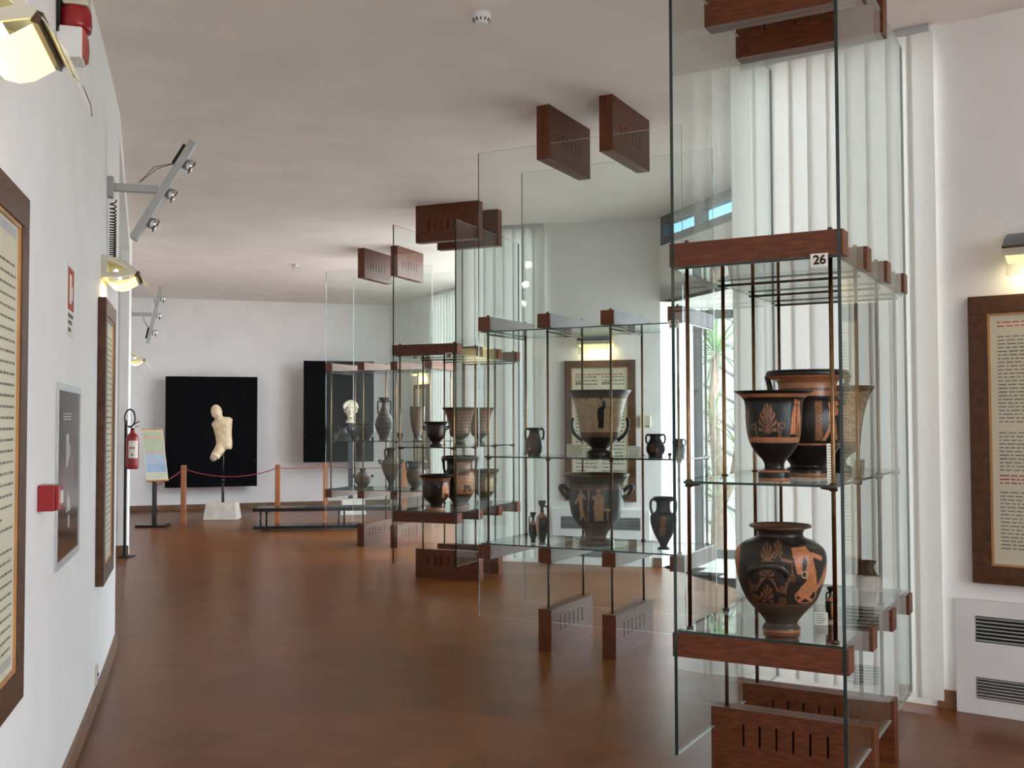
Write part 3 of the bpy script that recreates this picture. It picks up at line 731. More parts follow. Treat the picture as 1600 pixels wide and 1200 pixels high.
vase('neck_amphora', 1035.5, 7.12, ZL, .093, .356, AMPH, paint_amph, 'slender black neck amphora at the right of vitrine 27 bottom shelf', handles=side_handles([(.50, 0, .92), (.74, 0, .95), (.92, 0, .90), (.92, 0, .78), (.82, 0, .68)], .009, BLK), res=(150, 110), base=(0.018, 0.016, 0.015))

# vitrine 28
def paint_fig(col=CLAY2, seed=0):
    def f(p):
        r2 = np.random.default_rng(seed)
        p.band(0, .03, CLAY2); p.band(.33, .37, CLAY2)
        for cx in (-.55, -.1, .42):
            w = .10; p.poly([(cx - w, .38), (cx - w * .7, .62), (cx - w, .72), (cx, .78), (cx + w, .72), (cx + w * .8, .60), (cx + w * 1.3, .38)], col); p.ell(cx, .81, .05, .03, col)
    return f
vase('bell_krater', 681, 10.42, ZS, .122, .250, BELL2, lambda p: p.poly([(.2, .35), (.3, .7), (.6, .75), (.6, .4)], (0.09, 0.04, 0.025)), 'small dark bell krater at the left of vitrine 28 middle shelf', res=(110, 70), base=(0.022, 0.014, 0.012), handles=side_handles([(.8, 0, .66), (1.0, .06, .72), (1.04, .06, .8), (.82, .1, .76)], .008, BLK))
def paint_mott(p): p.band(.30, .95, BROWN); p.put((p.Z > .38) & (p.Z < .93) & (np.sin(p.X * 22 + 6 * np.sin(p.Z * 24)) * np.sin(p.Z * 28 + p.X * 7) > .1), (0.22, 0.12, 0.075)); p.band(.95, 1, BLK2)
vase('calyx_krater', 718, 10.62, ZS, .178, .392, CALYX, paint_mott, 'brown flaring krater in the middle of vitrine 28 middle shelf', res=(140, 100), base=BLK2)
vase('calyx_krater', 749, 11.08, ZS, .160, .395, CALYX, paint_mott, 'brown flaring krater at the right of vitrine 28 middle shelf', res=(140, 100), base=BLK2)
vase('bell_krater', 681.5, 10.24, ZL, .172, .353, BELL2, lambda p: (p.poly([(.30, .36), (.36, .70), (.44, .80), (.62, .78), (.72, .62), (.74, .36)], CLAY), p.poly([(.46, .36), (.46, .48), (.68, .48), (.68, .36)], BLK), p.band(0, .09, CLAY2), p.band(.84, .93, BROWN), p.poly([(-.6, .4), (-.5, .7), (-.3, .72), (-.3, .4)], (0.07, .04, .025))), 'black bell krater with orange foot, front of vitrine 28 bottom shelf', res=(150, 100), base=BLK2, handles=[([(-.16, -.72, .64), (-.12, -.92, .70), (.05, -.96, .72), (.14, -.82, .66)], .009, BLK)])
def paint_col28(p):
    p.band(.28, .72, CLAY2); p.poly([(-1.1, .2), (-1.1, 1.0), (-.22, 1.0), (-.22, .2)], BLK); p.poly([(-.16, .32), (-.16, .70), (.64, .70), (.64, .32)], CLAY)
    p.poly([(-.1, .70), (-.05, .60), (.05, .66), (.2, .62), (.32, .67), (.44, .60), (.55, .70)], BLK); p.poly([(.20, .32), (.22, .46), (.56, .44), (.62, .32), (.52, .32), (.48, .40), (.42, .32), (.36, .40), (.30, .32)], BLK)
    p.band(.745, .90, (0.25, .12, .07)); p.poly([(-1.1, .74), (-1.1, .93), (-.25, .93), (-.25, .74)], BLK); p.band(.92, 1, BLK); p.band(0, .04, CLAY2)
vase('column_krater', 718.5, 10.54, ZL, .185, .525, COLK, paint_col28, 'tall column krater with orange panel, centre of vitrine 28 bottom shelf', res=(170, 120), base=(0.05, 0.028, 0.02), handles=hcol)
vase('bell_krater', 757, 11.10, ZL, .158, .362, BELL2, lambda p: (p.band(.34, .80, BROWN), p.poly([(.0, .36), (.05, .75), (.6, .75), (.6, .36)], CREAM)), 'greyish bell krater at the right of vitrine 28 bottom shelf', res=(120, 80), base=(0.06, 0.04, 0.03))

# vitrine 29
DK = (0.020, 0.015, 0.012)
vase('small_cup', 522, 13.70, ZS, .038, .110, PEL, plain(DK), 'tiny dark jar at the left end of the farthest vitrine, middle shelf', handles=pel_handles(.005), res=(48, 32), base=DK)
vase('jug', 536, 13.66, ZS, .078, .185, PEL, plain(DK), 'dark jug left of the broad pot in the farthest vitrine', handles=[([(.5, 0, .95), (.95, 0, 1.0), (1.05, 0, .75), (.85, 0, .55)], .007, DK)], res=(64, 40), base=(0.05, 0.04, 0.035))
POT = [(0, .55), (.05, .58), (.10, .52), (.35, .92), (.6, 1.0), (.8, .94), (.9, .86), (1, .9)]
vase('pot', 554.5, 13.70, ZS, .070, .140, POT, plain(DK), 'low black pot between jug and broad pot in the farthest vitrine', handles=side_handles([(.9, 0, .7), (1.15, 0, .85), (1.1, 0, 1.0), (.9, 0, .9)], .006, DK), res=(64, 40), base=DK)
vase('pot', 571, 13.52, ZS, .132, .225, POT, plain(DK), 'broad black pot on the middle shelf of the farthest vitrine', handles=side_handles([(.93, 0, .7), (1.12, 0, .8), (1.1, 0, .95), (.92, 0, .9)], .009, DK), res=(80, 50), base=DK)
BIGA = [(0, .55), (.03, .58), (.06, .50), (.14, .66), (.30, .96), (.40, 1.0), (.52, .86), (.68, .50), (.80, .26), (.90, .28), (.96, .60), (1, .68)]
vase('amphora', 600.5, 13.44, ZS, .118, .560, BIGA, lambda p: (p.put(np.sin(p.Z * 60) > .55, (0.10, .07, .05)),), 'tall brown amphora with flat lip, middle shelf of the farthest vitrine', handles=side_handles([(.28, 0, .90), (.66, 0, .91), (.72, 0, .80), (.66, 0, .62)], .009, DK), res=(110, 90), base=(0.055, 0.038, 0.028), mname='mattevase')
vase('cup', 626, 13.3, ZS, .050, .105, CUP, plain(DK), 'little dark cup right of the tall amphora in the farthest vitrine', res=(40, 24), base=DK)
TALL = [(0, .62), (.03, .66), (.06, .40), (.12, .30), (.25, .62), (.45, .82), (.70, .94), (.90, 1.0), (.96, .96), (1, 1.0)]
vase('tall_lekythos', 652, 13.28, ZS, .098, .440, TALL, lambda p: (p.band(.2, .95, (0.14, .075, .05)),), 'tall tapering brown vase at the right of the farthest vitrine', res=(90, 70), base=DK)
vase('round_jar', 567, 13.50, ZL, .112, .262, [(0, .40), (.03, .42), (.06, .36), (.25, .78), (.45, 1.0), (.62, .98), (.76, .68), (.84, .34), (.93, .30), (1, .42)], lambda p: (p.band(.3, .75, (0.13, .08, .045)), p.ell(0, .5, .3, .12, BROWN)), 'round brown jar with side handles, bottom shelf of the farthest vitrine', handles=side_handles([(.95, 0, .55), (1.14, 0, .60), (1.16, 0, .66), (.92, 0, .66)], .009, DK), res=(90, 60), base=(0.05, .032, .022), mname='mattevase')
vase('hydria', 611, 13.42, ZL, .128, .535, [(0, .38), (.03, .40), (.05, .30), (.17, .26), (.22, .40), (.40, .80), (.58, 1.0), (.66, .98), (.72, .70), (.78, .42), (.9, .36), (.97, .5), (1, .62)], lambda p: (p.band(.34, .66, (0.15, .09, .05)),), 'tall brown hydria on the bottom shelf of the farthest vitrine', handles=side_handles([(.9, 0, .60), (1.16, 0, .64), (1.2, 0, .70), (.92, 0, .68)], .01, DK) + [([(-.3, 0, .95), (-.62, 0, .95), (-.62, 0, .8), (-.5, 0, .72)], .009, DK)], res=(100, 80), base=(0.05, .032, .022), mname='mattevase')
vase('column_krater', 650, 13.33, ZL, .138, .372, COLK, lambda p: (p.band(.3, .7, (0.12, .07, .04)),), 'brownish krater at the right of the farthest vitrine, bottom shelf', handles=hcol, res=(100, 70), base=(0.04, .028, .02), mname='mattevase')

# caption cards on the shelves
def caption(px, Y, z, w, h, label, turn=0.0, lean=0.25, m='card', thick=0.003):
    x = at(px, 656, Y).x
    r = tag(empty('caption_card', (x, Y, z), -math.atan2(x, Y) + turn), label, 'card', 'caption cards in the vitrines')
    mb = MB(); s_, c_ = math.sin(lean), math.cos(lean)
    ez = Vector((0, s_, c_)) * h / 2; ey = Vector((0, c_, -s_)) * thick / 2
    mb.obox(Vector((0, 0, h / 2 * c_ + thick * s_)), (w / 2, 0, 0), ey, ez); mb.build('card', M[m], r)
    mb = MB(); nl = max(3, int(h / 0.012))
    for i in range(nl):
        zz = (i + .8) / (nl + .8); ww = w * random.uniform(.55, .82)
        c0 = ez * (2 * zz - 1) + Vector((0, 0, h / 2 * c_ + thick * s_)) - ey * 1.2
        mb.obox(c0 + Vector(((-w * .84 + ww) / 2, 0, 0)), (ww / 2, 0, 0), ey * .1, ez * (0.28 / nl))
    mb.build('printed_text', M['ink'], r)
    return r
caption(1297, 4.28, ZS, .030, .158, 'narrow upright white caption card in front of the column krater, vitrine 26', turn=0.3, lean=0.02)
caption(1341, 4.78, ZS, .052, .075, 'small cream caption card at the right edge of vitrine 26', turn=-0.25, lean=0.2, m='paper')
caption(1279, 4.50, ZL, .055, .070, 'tilted grey caption card beside the stamnos foot', lean=0.9)
caption(900, 7.24, ZS, .13, .092, 'cream caption card left of the calyx krater foot, vitrine 27', lean=0.15, m='paper')
caption(991, 7.12, ZS, .094, .080, 'white caption card right of the calyx krater foot, vitrine 27', lean=0.15)

# ------------------------------------------------------------------ things on the walls
def face_rot(f): return math.atan2(f[0], -f[1])            # turns local -Y towards f
def left_frame(y, off=0.0):
    s_ = -0.29 - 0.01 * (y - 4.86); t = Vector((s_, 1, 0)).normalized(); n = Vector((t.y, -t.x, 0))
    p = Vector((left_x(y), y, 0)) + n * off
    return p, face_rot(n)
def wall_frame(p, q, s, off=0.0):
    d, n, L = walldir(p, q); return along(p, q, s, off), face_rot(-n)

def text_rows(mb, x0, x1, z0, z1, rh, y, rnd, gap=(), thin=.18):
    """rows of illegible print: short word strips"""
    z = z1
    while z > z0:
        if not any(a <= z <= b for a, b in gap):
            x = x0; end = x1 - (0 if rnd.random() > .15 else (x1 - x0) * rnd.random() * .6)
            while x < end - 0.01:
                w = min(rnd.uniform(.012, .05), end - x); mb.add([(x, y, z - rh * thin), (x + w, y, z - rh * thin), (x + w, y, z + rh * thin), (x, y, z + rh * thin)], [(0, 1, 2, 3)]); x += w + .008
        z -= rh
def info_panel(fr, label, w=.80, h=1.56, zc=1.49, cols=1, reds=(), rh=.022, picture=False, seed=0, bar=0.10, margins=True, gaps=(), thin=.18):
    (p, rz) = fr; rnd = random.Random(seed)
    r = tag(empty('info_panel', (p.x, p.y, zc - h / 2), rz), label, 'information panel', 'framed text panels on the walls')
    mb = MB(); T = .045
    for a, b in (((-w / 2, -T, 0), (w / 2, 0, bar)), ((-w / 2, -T, h - bar), (w / 2, 0, h)), ((-w / 2, -T, bar), (-w / 2 + bar, 0, h - bar)), ((w / 2 - bar, -T, bar), (w / 2, 0, h - bar))): mb.box(a, b)
    bevel(mb.build('frame', M['frame'], r), .003)
    i = bar; f = .012; mb = MB(); y0, y1 = -T + .006, -T + .022
    for a, b in (((-w / 2 + i, y0, i), (w / 2 - i, y1, i + f)), ((-w / 2 + i, y0, h - i - f), (w / 2 - i, y1, h - i)), ((-w / 2 + i, y0, i + f), (-w / 2 + i + f, y1, h - i - f)), ((w / 2 - i - f, y0, i + f), (w / 2 - i, y1, h - i - f))): mb.box(a, b)
    mb.build('fillet', M['fillet'], r)
    mb = MB(); mb.box((-w / 2 + i, -T + .014, i), (w / 2 - i, -.002, h - i)); mb.build('board', M['paper'], r)
    mb = MB(); y = -T + .0132; m_ = i + f + .035; cw = (w - 2 * m_ - (cols - 1) * .05) / cols
    for c in range(cols):
        x0 = -w / 2 + m_ + c * (cw + .05)
        text_rows(mb, x0, x0 + cw, m_ + .03, h - m_ - .06, rh, y, rnd, gap=gaps, thin=thin)
        if cols > 1:
            mb.add([(x0, y - .0004, h - m_ - .135), (x0 + cw * .38, y - .0004, h - m_ - .135), (x0 + cw * .38, y - .0004, h - m_ - .115), (x0, y - .0004, h - m_ - .115)], [(0, 1, 2, 3)])
    mb.build('printed_text', M['ink'], r)
    if margins:
        for zz in (h - m_ - .005, m_ - .012): MB().add([(-w / 2 + m_, y, zz), (w / 2 - m_, y, zz), (w / 2 - m_, y, zz + .028), (-w / 2 + m_, y, zz + .028)], [(0, 1, 2, 3)]).build('grey_strip', M['grey'], r)
    if reds:
        mb = MB()
        for a, b in reds: text_rows(mb, -w / 2 + m_, w / 2 - m_, a * h, b * h, rh, y - .0006, rnd)
        mb.build('red_heading', M['redink'], r)
    if picture:
        mb = MB(); mb.box((-.075, y - .002, h * .315), (.075, y, h * .42)); mb.build('picture', M['card'], r)
        mb = MB(); mb.prism([(-.045, y - .0024, h * .40), (.045, y - .0024, h * .40), (.025, y - .0024, h * .36), (.012, y - .0024, h * .345), (.02, y - .0024, h * .33), (-.02, y - .0024, h * .33), (-.012, y - .0024, h * .345), (-.025, y - .0024, h * .36)], (0, .0003, 0)); mb.build('vase_drawing', M['redink'], r)
    return r
info_panel(left_frame(3.03), 'framed cream text panel nearest the camera on the left wall', w=.78, zc=1.52, h=1.63, seed=1, bar=.105, rh=.034, thin=.115)
info_panel(left_frame(6.24), 'framed text panel at the far end of the left wall, past the red box', w=.76, zc=1.49, h=1.64, seed=2, bar=.10, rh=.034, thin=.115)
T1 = lambda t: L1 - t
info_panel(wall_frame(S1R, S1L, T1(1.81)), 'framed text panel with red headings on the right wall', w=.82, zc=1.49, h=1.56, seed=3, bar=.098, margins=False, rh=.020, thin=.15, reds=((.885, .905), (.345, .375)), gaps=((1.35, 1.45), (.50, .61), (.82, .87)))
info_panel(wall_frame(C_, S2L, .675), 'framed two-column panel on the middle wall behind vitrine 27', w=.80, zc=1.485, h=1.56, seed=4, bar=.078, cols=2, rh=.04, reds=((.89, .90),), picture=True, margins=False, gaps=((1.15, 1.26),))
info_panel(wall_frame(G_, FR, 2.05), 'small far panel beside the farthest blind, behind the vitrines', w=.60, zc=1.5, h=1.5, seed=5, bar=.07, margins=False)

def picture_lamp(fr, label, zc=2.52, w=.38, power=0.4):
    (p, rz) = fr
    r = tag(empty('wall_lamp', (p.x, p.y, zc), rz), label, 'lamp', 'wall lamps over the text panels')
    top = [(.0, .060), (.03, .058), (.10, .040), (.155, .008), (.195, -.028)]
    bot = [(.022, -.072), (.05, -.100), (.09, -.108), (.13, -.098), (.185, -.062)]
    def sheet(pts, t, x0, x1):
        mb = MB()
        vs = []; n = len(pts)
        for x in (x0, x1):
            for a, z in pts: vs.append((x, -a, z))
            for a, z in pts: vs.append((x, -a, z - t))
        fs = []
        for i in range(n - 1):
            fs += [(i, i + 1, 2 * n + i + 1, 2 * n + i), (n + i, 3 * n + i, 3 * n + i + 1, n + i + 1), (i, n + i, n + i + 1, i + 1), (2 * n + i, 2 * n + i + 1, 3 * n + i + 1, 3 * n + i)]
        fs += [(0, 2 * n, 3 * n, n), (n - 1, 2 * n - 1, 4 * n - 1, 3 * n - 1)]
        return mb.add(vs, fs)
    sheet(top, .006, -w / 2, w / 2).build('shell', M['dgrey'], r, sharp=.6)
    mb = MB(); mb.box((-w / 2, -.014, -.075), (w / 2, 0, .060)); mb.build('back_plate', M['brasslamp'], r)
    sheet(bot, .004, -w / 2 + .008, w / 2 - .008).build('diffuser', M['glow'], r, sharp=.6)
    mb = MB(); mb.tube([(-w / 2 + .02, -.08, -.03), (w / 2 - .02, -.08, -.03)], .011, 10); mb.build('tube', M['glow2'], r, True)
    for sx in (-1, 1):
        mb = MB(); x = sx * w / 2
        O = [(.0, .058), (.03, .056), (.10, .038), (.155, .006), (.197, -.030), (.185, -.050), (.09, -.072), (.02, -.072), (.0, -.07)]
        I = [(.032, .028), (.06, .026), (.09, .015), (.125, -.004), (.145, -.018), (.13, -.026), (.09, -.038), (.05, -.042), (.032, -.042)]
        n = len(O); vs = [(x - .005, -a, z) for a, z in O] + [(x - .005, -a, z) for a, z in I] + [(x + .005, -a, z) for a, z in O] + [(x + .005, -a, z) for a, z in I]
        fs = []
        for i in range(n):
            j = (i + 1) % n; fs += [(i, j, n + j, n + i), (2 * n + i, 3 * n + i, 3 * n + j, 2 * n + j), (i, 2 * n + i, 2 * n + j, j), (n + i, n + j, 3 * n + j, 3 * n + i)]
        mb.add(vs, fs); mb.build('end_cap', M['brasslamp'], r)
    mb = MB(); mb.obox((0, -.197, -.046), (w / 2, 0, 0), (0, -.010, -.004), (0, .006, -.016)); mb.build('front_lip', M['bronze'], r)
    fin = [(.236, -.080), (.25, -.095), (.265, -.115), (.285, -.165), (.290, -.20)]
    sheet([(.195, -.030), (.215, -.050), (.238, -.082)], .006, -w / 2, w / 2).build('hood', M['brasslamp'], r, sharp=.6)
    sheet(fin, .002, -w * .42, w * .42).build('fin', M['fin'], r, sharp=.6)
    mb = MB(); mb.tube([(w * .42, -a, z) for a, z in fin], .0022, 6); mb.build('fin_edge', M['bronze'], r, True)
    L = bpy.data.lights.new('lamp_light', 'AREA'); L.shape = 'RECTANGLE'; L.size = w * .8; L.size_y = .05; L.energy = power; L.color = (1, .84, .45)
    lo = bpy.data.objects.new('lamp_light', L); COL.objects.link(lo); lo.parent = r; lo.location = (0, -.085, -.116); lo.rotation_euler = (math.radians(18), 0, 0)
    return r
picture_lamp(left_frame(2.80), 'lit wall lamp at the top left corner, over the nearest text panel', zc=2.70)
picture_lamp(left_frame(6.24), 'lit wall lamp under the coiled black cable')
picture_lamp(wall_frame(S1R, S1L, T1(1.80)), 'wall lamp over the red-headed panel at the right edge', zc=2.54)
picture_lamp(wall_frame(C_, S2L, .70), 'wall lamp over the two-column panel behind vitrine 27', zc=2.52)
picture_lamp(wall_frame(W4, J_, walldir(W4, J_)[2] - 1.7), 'small distant wall lamp beyond the left opening', zc=2.48)
picture_lamp(wall_frame(G_, FR, 2.05), 'far wall lamp glowing behind the farthest vitrine', zc=2.52)

def spot_bracket(fr, z, label, ax=(.486, .874), reach=.30, n=3, trans=.25):
    (p, rz) = fr
    r = tag(empty('spot_bracket', (p.x, p.y, z), rz), label, 'spotlight', 'grey spotlight bars on wall brackets')
    mb = MB(); mb.box((-.035, -.035, -.065), (.035, 0, .065)); bevel(mb.build('wall_plate', M['grey'], r), .004)
    mb = MB(); mb.box((-.024, -reach, -.022), (.024, -.035, .026)); bevel(mb.build('arm', M['grey'], r), .004)
    a = Vector((0, -ax[0], ax[1])).normalized(); m_ = Vector((0, -a.z, a.y)); m_ = Vector((0, -ax[1], -ax[0])).normalized(); c = Vector((0, -reach - .03, .0))
    mb = MB(); mb.obox(c, (.048, 0, 0), m_ * .024, a * .365); bar = bevel(mb.build('bar', M['grey'], r), .006)
    mb = MB(); mb.obox(c - m_ * .03 + a * trans, (.03, 0, 0), m_ * .014, a * .07); mb.build('transformer', M['dark'], r)
    mb = MB()
    for k in range(2): mb.tube([c - m_ * .03 + a * (trans * .75), c - m_ * (.10 + .02 * k) + a * (trans * .4), Vector((0.01, -reach * .6, .04))], .0022, 5)
    mb.build('wire', M['dark'], r)
    rot = m_.to_track_quat('Z', 'Y').to_matrix()
    for k in range(n):
        q = c + a * (-.22 + .22 * k) + m_ * .018
        mb = MB(); mb.lathe([(0, .020), (.012, .034), (.035, .043), (.058, .045), (.058, .042), (.035, .040), (.014, .030)], 18, q, rot); h_ = mb.build('reflector', M['chrome'], r, True)
        mb = MB(); mb.lathe([(.016, .030), (.028, .028), (.036, .018), (.038, .004)], 18, q, rot); mb.build('bulb', M['bulb'], h_, True)
    return r
spot_bracket(left_frame(6.42), 3.06, 'grey spotlight bar on a bracket high on the left wall')
spot_bracket(wall_frame(W4, J_, walldir(W4, J_)[2] - .45), 2.94, 'distant grey spotlight bar beyond the left opening', ax=(.21, .98), reach=.27, trans=-.24)
# coiled cable between bracket and lamp
p, rz = left_frame(6.46, .03)
pts = []
for i in range(420):
    t = i / 419; zz = 2.99 - .40 * (t ** 0.72); an = t * 2 * math.pi * 24
    pts.append((.018 * math.cos(an), .018 * math.sin(an), zz))
mb = MB(); mb.tube(pts, .0042, 6); o = mb.build('coiled_cable', M['dark'], None, True); o.location = (p.x, p.y, 0)
tag(o, 'black coiled cable hanging from the spotlight bracket', 'cable')

# framed picture, call point, fire sign, siren, socket on the left wall
p, rz = left_frame(4.665)
r = tag(empty('glossy_sheet', (p.x, p.y, .98), rz), 'silver-edged dark picture on the left wall behind the red box', 'picture')
w, h, f = .76, .785, .020
mb = MB()
for a, b in (((-w / 2, -.010, 0), (w / 2, 0, f * 1.6)), ((-w / 2, -.010, h - f * 1.6), (w / 2, 0, h)), ((-w / 2, -.010, f * 1.6), (-w / 2 + f, 0, h - f * 1.6)), ((w / 2 - f, -.010, f * 1.6), (w / 2, 0, h - f * 1.6))): mb.box(a, b)
mb.build('frame', M['alu'], r)
nx, nz = 60, 60
vs = [(-w / 2 + f + (w - 2 * f) * i / nx, -.006, f * 1.6 + (h - 3.2 * f) * j / nz) for j in range(nz + 1) for i in range(nx + 1)]
me = bpy.data.meshes.new('print'); me.from_pydata(vs, [], [(j * (nx + 1) + i, j * (nx + 1) + i + 1, (j + 1) * (nx + 1) + i + 1, (j + 1) * (nx + 1) + i) for j in range(nz) for i in range(nx)])
me.materials.append(M['print']); X = np.array([(v[0] + w / 2) / w for v in vs]); Z = np.array([v[2] / h for v in vs])
pt = Paint(X, Z, X, (.060, .045, .036)); pt.put(Z < .40, (.028, .014, .008)); pt.put((Z > .40) & (Z < .60) & (X > .25), (.12, .105, .10))  # brown zones, then bright and dark shapes, put into the sheet's colour
pt.poly([(.0, .0), (.0, .42), (.16, .42), (.16, .8), (.06, .9), (0, .9)], (.012, .010, .009)); pt.poly([(.74, .42), (.74, .60), (.84, .80), (.90, .80), (.94, .42)], (.008, .008, .008))
pt.poly([(.36, .54), (.36, .72), (.48, .72), (.50, .66), (.55, .65), (.55, .60), (.50, .58), (.46, .54)], (.62, .61, .58)); pt.line((.45, .54), (.45, .30), .008, (.05, .03, .03)); pt.poly([(.38, .28), (.48, .40), (.60, .28)], (.52, .50, .47)); pt.poly([(.46, .18), (.46, .26), (.56, .26), (.56, .18)], (.6, .58, .55))
ca = me.color_attributes.new('Col', 'FLOAT_COLOR', 'POINT'); ca.data.foreach_set('color', np.concatenate([pt.c, np.ones((len(X), 1))], 1).astype(np.float32).ravel())
link('print', me, r)
mb = MB(); rnd = random.Random(9)
text_rows(mb, -.2, .06, h * .79, h * .835, .012, -.0066, rnd); mb.build('printed_text', M['card'], r)

p, rz = left_frame(3.93)
r = tag(empty('fire_call_point', (p.x, p.y, 1.265), rz), 'small red fire alarm box on the left wall', 'alarm box')
mb = MB(); mb.box((-.05, -.062, 0), (.05, 0, .098)); bevel(mb.build('housing', M['red'], r), .005, 3)
mb = MB(); mb.box((-.05, -.078, .003), (.05, -.063, .095)); bevel(mb.build('cover', M['red'], r), .004, 2)
mb = MB(); mb.box((-.032, -.0795, .028), (.032, -.078, .075)); mb.build('glass_plate', M['card'], r)

p, rz = left_frame(4.67)
r = tag(empty('fire_sign', (p.x, p.y, 1.99), rz), 'white and red fire safety sign on the left wall, above the picture', 'sign')
mb = MB(); mb.box((-.105, -.004, 0), (.105, 0, .315)); mb.build('plate', M['card'], r)
mb = MB(); mb.box((-.098, -.0055, .112), (.098, -.004, .300)); mb.build('red_field', M['redink'], r)
mb = MB(); mb.box((-.05, -.0065, .14), (.01, -.0055, .27)); mb.box((.02, -.0065, .16), (.05, -.0065 + .001, .22)); mb.build('pictogram', M['card'], r)
mb = MB()
for i, zz in enumerate((.085, .055, .022)):
    for k in range(5 - i): mb.box((-.085 + k * .034, -.0055, zz - .009), (-.060 + k * .034, -.004, zz + .010))
mb.build('printed_text', M['ink'], r)

p, rz = left_frame(4.24)
r = tag(empty('alarm_siren', (p.x, p.y, 3.09), rz), 'white and red alarm siren high on the left wall', 'alarm')
mb = MB(); mb.box((-.07, -.10, 0), (.07, 0, .13)); bevel(mb.build('lower_box', M['white'], r), .008, 3)
mb = MB(); mb.prism([(-.06, -.10, .008), (-.06, -.112, .02), (-.06, -.115, .07), (-.06, -.112, .115), (-.06, -.10, .125)], (.12, 0, 0)); mb.build('front_label', M['redink'], r)
mb = MB(); mb.lathe([(.13, .062), (.15, .066), (.20, .064), (.225, .058)], 24, (0, -.065, 0)); mb.build('red_lens', M['red'], r, True)
mb = MB(); mb.box((-.07, -.014, .10), (.07, -.002, .25)); mb.build('bracket', M['dark'], r)
mb = MB(); mb.box((-.055, -.12, .225), (.055, -.02, .36)); bevel(mb.build('upper_box', M['brasslamp'], r), .006, 2)

p, rz = left_frame(5.98)
r = tag(empty('wall_socket', (p.x, p.y, .105), rz), 'white power socket low on the left wall', 'socket')
mb = MB(); mb.box((-.055, -.010, 0), (.055, 0, .105)); bevel(mb.build('plate', M['brasslamp'], r), .003)
mb = MB()
for x in (-.02, 0, .02): mb.lathe([(0, .005), (.004, .005)], 10, (x, -.0105, .052), Matrix.Rotation(math.pi / 2, 3, 'X'))
mb.build('socket_hole', M['dark'], r)
p, rz = wall_frame(C_, S2L, .17)
r = tag(empty('thermostat', (p.x, p.y, 1.52), rz), 'beige control box on the middle wall beside the framed panel', 'thermostat')
mb = MB(); mb.box((-.06, -.035, 0), (.06, 0, .13)); bevel(mb.build('housing', M['paper'], r), .006)
mb = MB(); mb.box((.01, -.037, .012), (.045, -.035, .022)); mb.build('slot', M['dark'], r)

def radiator(fr, label, w=1.10, h=.615, grilles=((.39, .53), (.085, .20)), gx=(.10, .10)):
    (p, rz) = fr
    r = tag(empty('radiator_cover', (p.x, p.y, 0), rz), label, 'radiator cover', 'white radiator covers under the panels')
    mb = MB(); T = .035; g0, g1 = -w / 2 + gx[0], w / 2 - gx[1]
    (b0, b1), (a0, a1) = grilles
    for a, b in (((-w / 2, -T, 0), (w / 2, 0, a0)), ((-w / 2, -T, a1), (w / 2, 0, b0)), ((-w / 2, -T, b1), (w / 2, 0, h)), ((-w / 2, -T, a0), (g0, 0, a1)), ((g1, -T, a0), (w / 2, 0, a1)), ((-w / 2, -T, b0), (g0, 0, b1)), ((g1, -T, b0), (w / 2, 0, b1))): mb.box(a, b)
    mb.build('panel', M['white'], r)
    for z0, z1 in grilles:
        g = MB().box((g0, -T + .025, z0), (g1, -.002, z1)).build('grille', M['dark'], r)
        n = 7
        for i in range(n):
            z = z0 + (z1 - z0) * (i + .5) / n
            MB().box((g0, -T - .001, z - .0030), (g1, -T + .02, z + .0030)).build('grille_slat', M['grey'], g)
    return r
radiator(wall_frame(S1R, S1L, T1(1.855)), 'white radiator cover with two dark grilles under the right panel')
radiator(wall_frame(C_, S2L, .68), 'white radiator cover on the middle wall behind the large krater')

# ------------------------------------------------------------------ far end of the hall
def far_panel(px0, px1, z0, z1, Y, label, ang):
    a, b = at(px0, 656, Y), at(px1, 656, Y); c = (a + b) / 2; w = (b - a).length
    r = tag(empty('backdrop_panel', (c.x, c.y, z0), ang), label, 'panel', 'black backdrop panels')
    mb = MB(); mb.box((-w / 2, -.02, 0), (w / 2, .02, z1 - z0)); mb.build('board', M['black'], r)
    mb = MB()
    for sx in (-1, 1): mb.box((sx * (w / 2 - .06) - .03, .02, .2), (sx * (w / 2 - .06) + .03, .10, z1 - z0 - .2))
    mb.build('batten', M['dark'], r)
    for sx in (-1, 1): MB().lathe([(0, .006), (.004, .006)], 10, (sx * (w / 2 - .03), -.02, .46 if sx else 0), Matrix.Rotation(math.pi / 2, 3, 'X')).build('screw', M['chrome'], r)
    return r
fa = math.atan2(FR[1] - W4[1], FR[0] - W4[0])
far_panel(262, 400, .425, 2.405, 18.68, 'black backdrop panel behind the marble torso', fa)
far_panel(475, 584, .85, 2.70, 19.08, 'black backdrop panel behind the marble head', fa)

def sculpt(name, blobs, m, parent, voxel=.012, smooth=6):
    mb = MB()
    for c, sc, rot in blobs: mb.sphere(c, 1.0, 20, 0, sc, Matrix.Rotation(rot[0], 3, rot[1]) if rot else None)
    o = mb.build(name, m, parent, True)
    rm = o.modifiers.new('remesh', 'REMESH'); rm.mode = 'VOXEL'; rm.voxel_size = voxel; rm.use_smooth_shade = True
    sm = o.modifiers.new('smooth', 'SMOOTH'); sm.iterations = smooth; sm.factor = .5
    return o
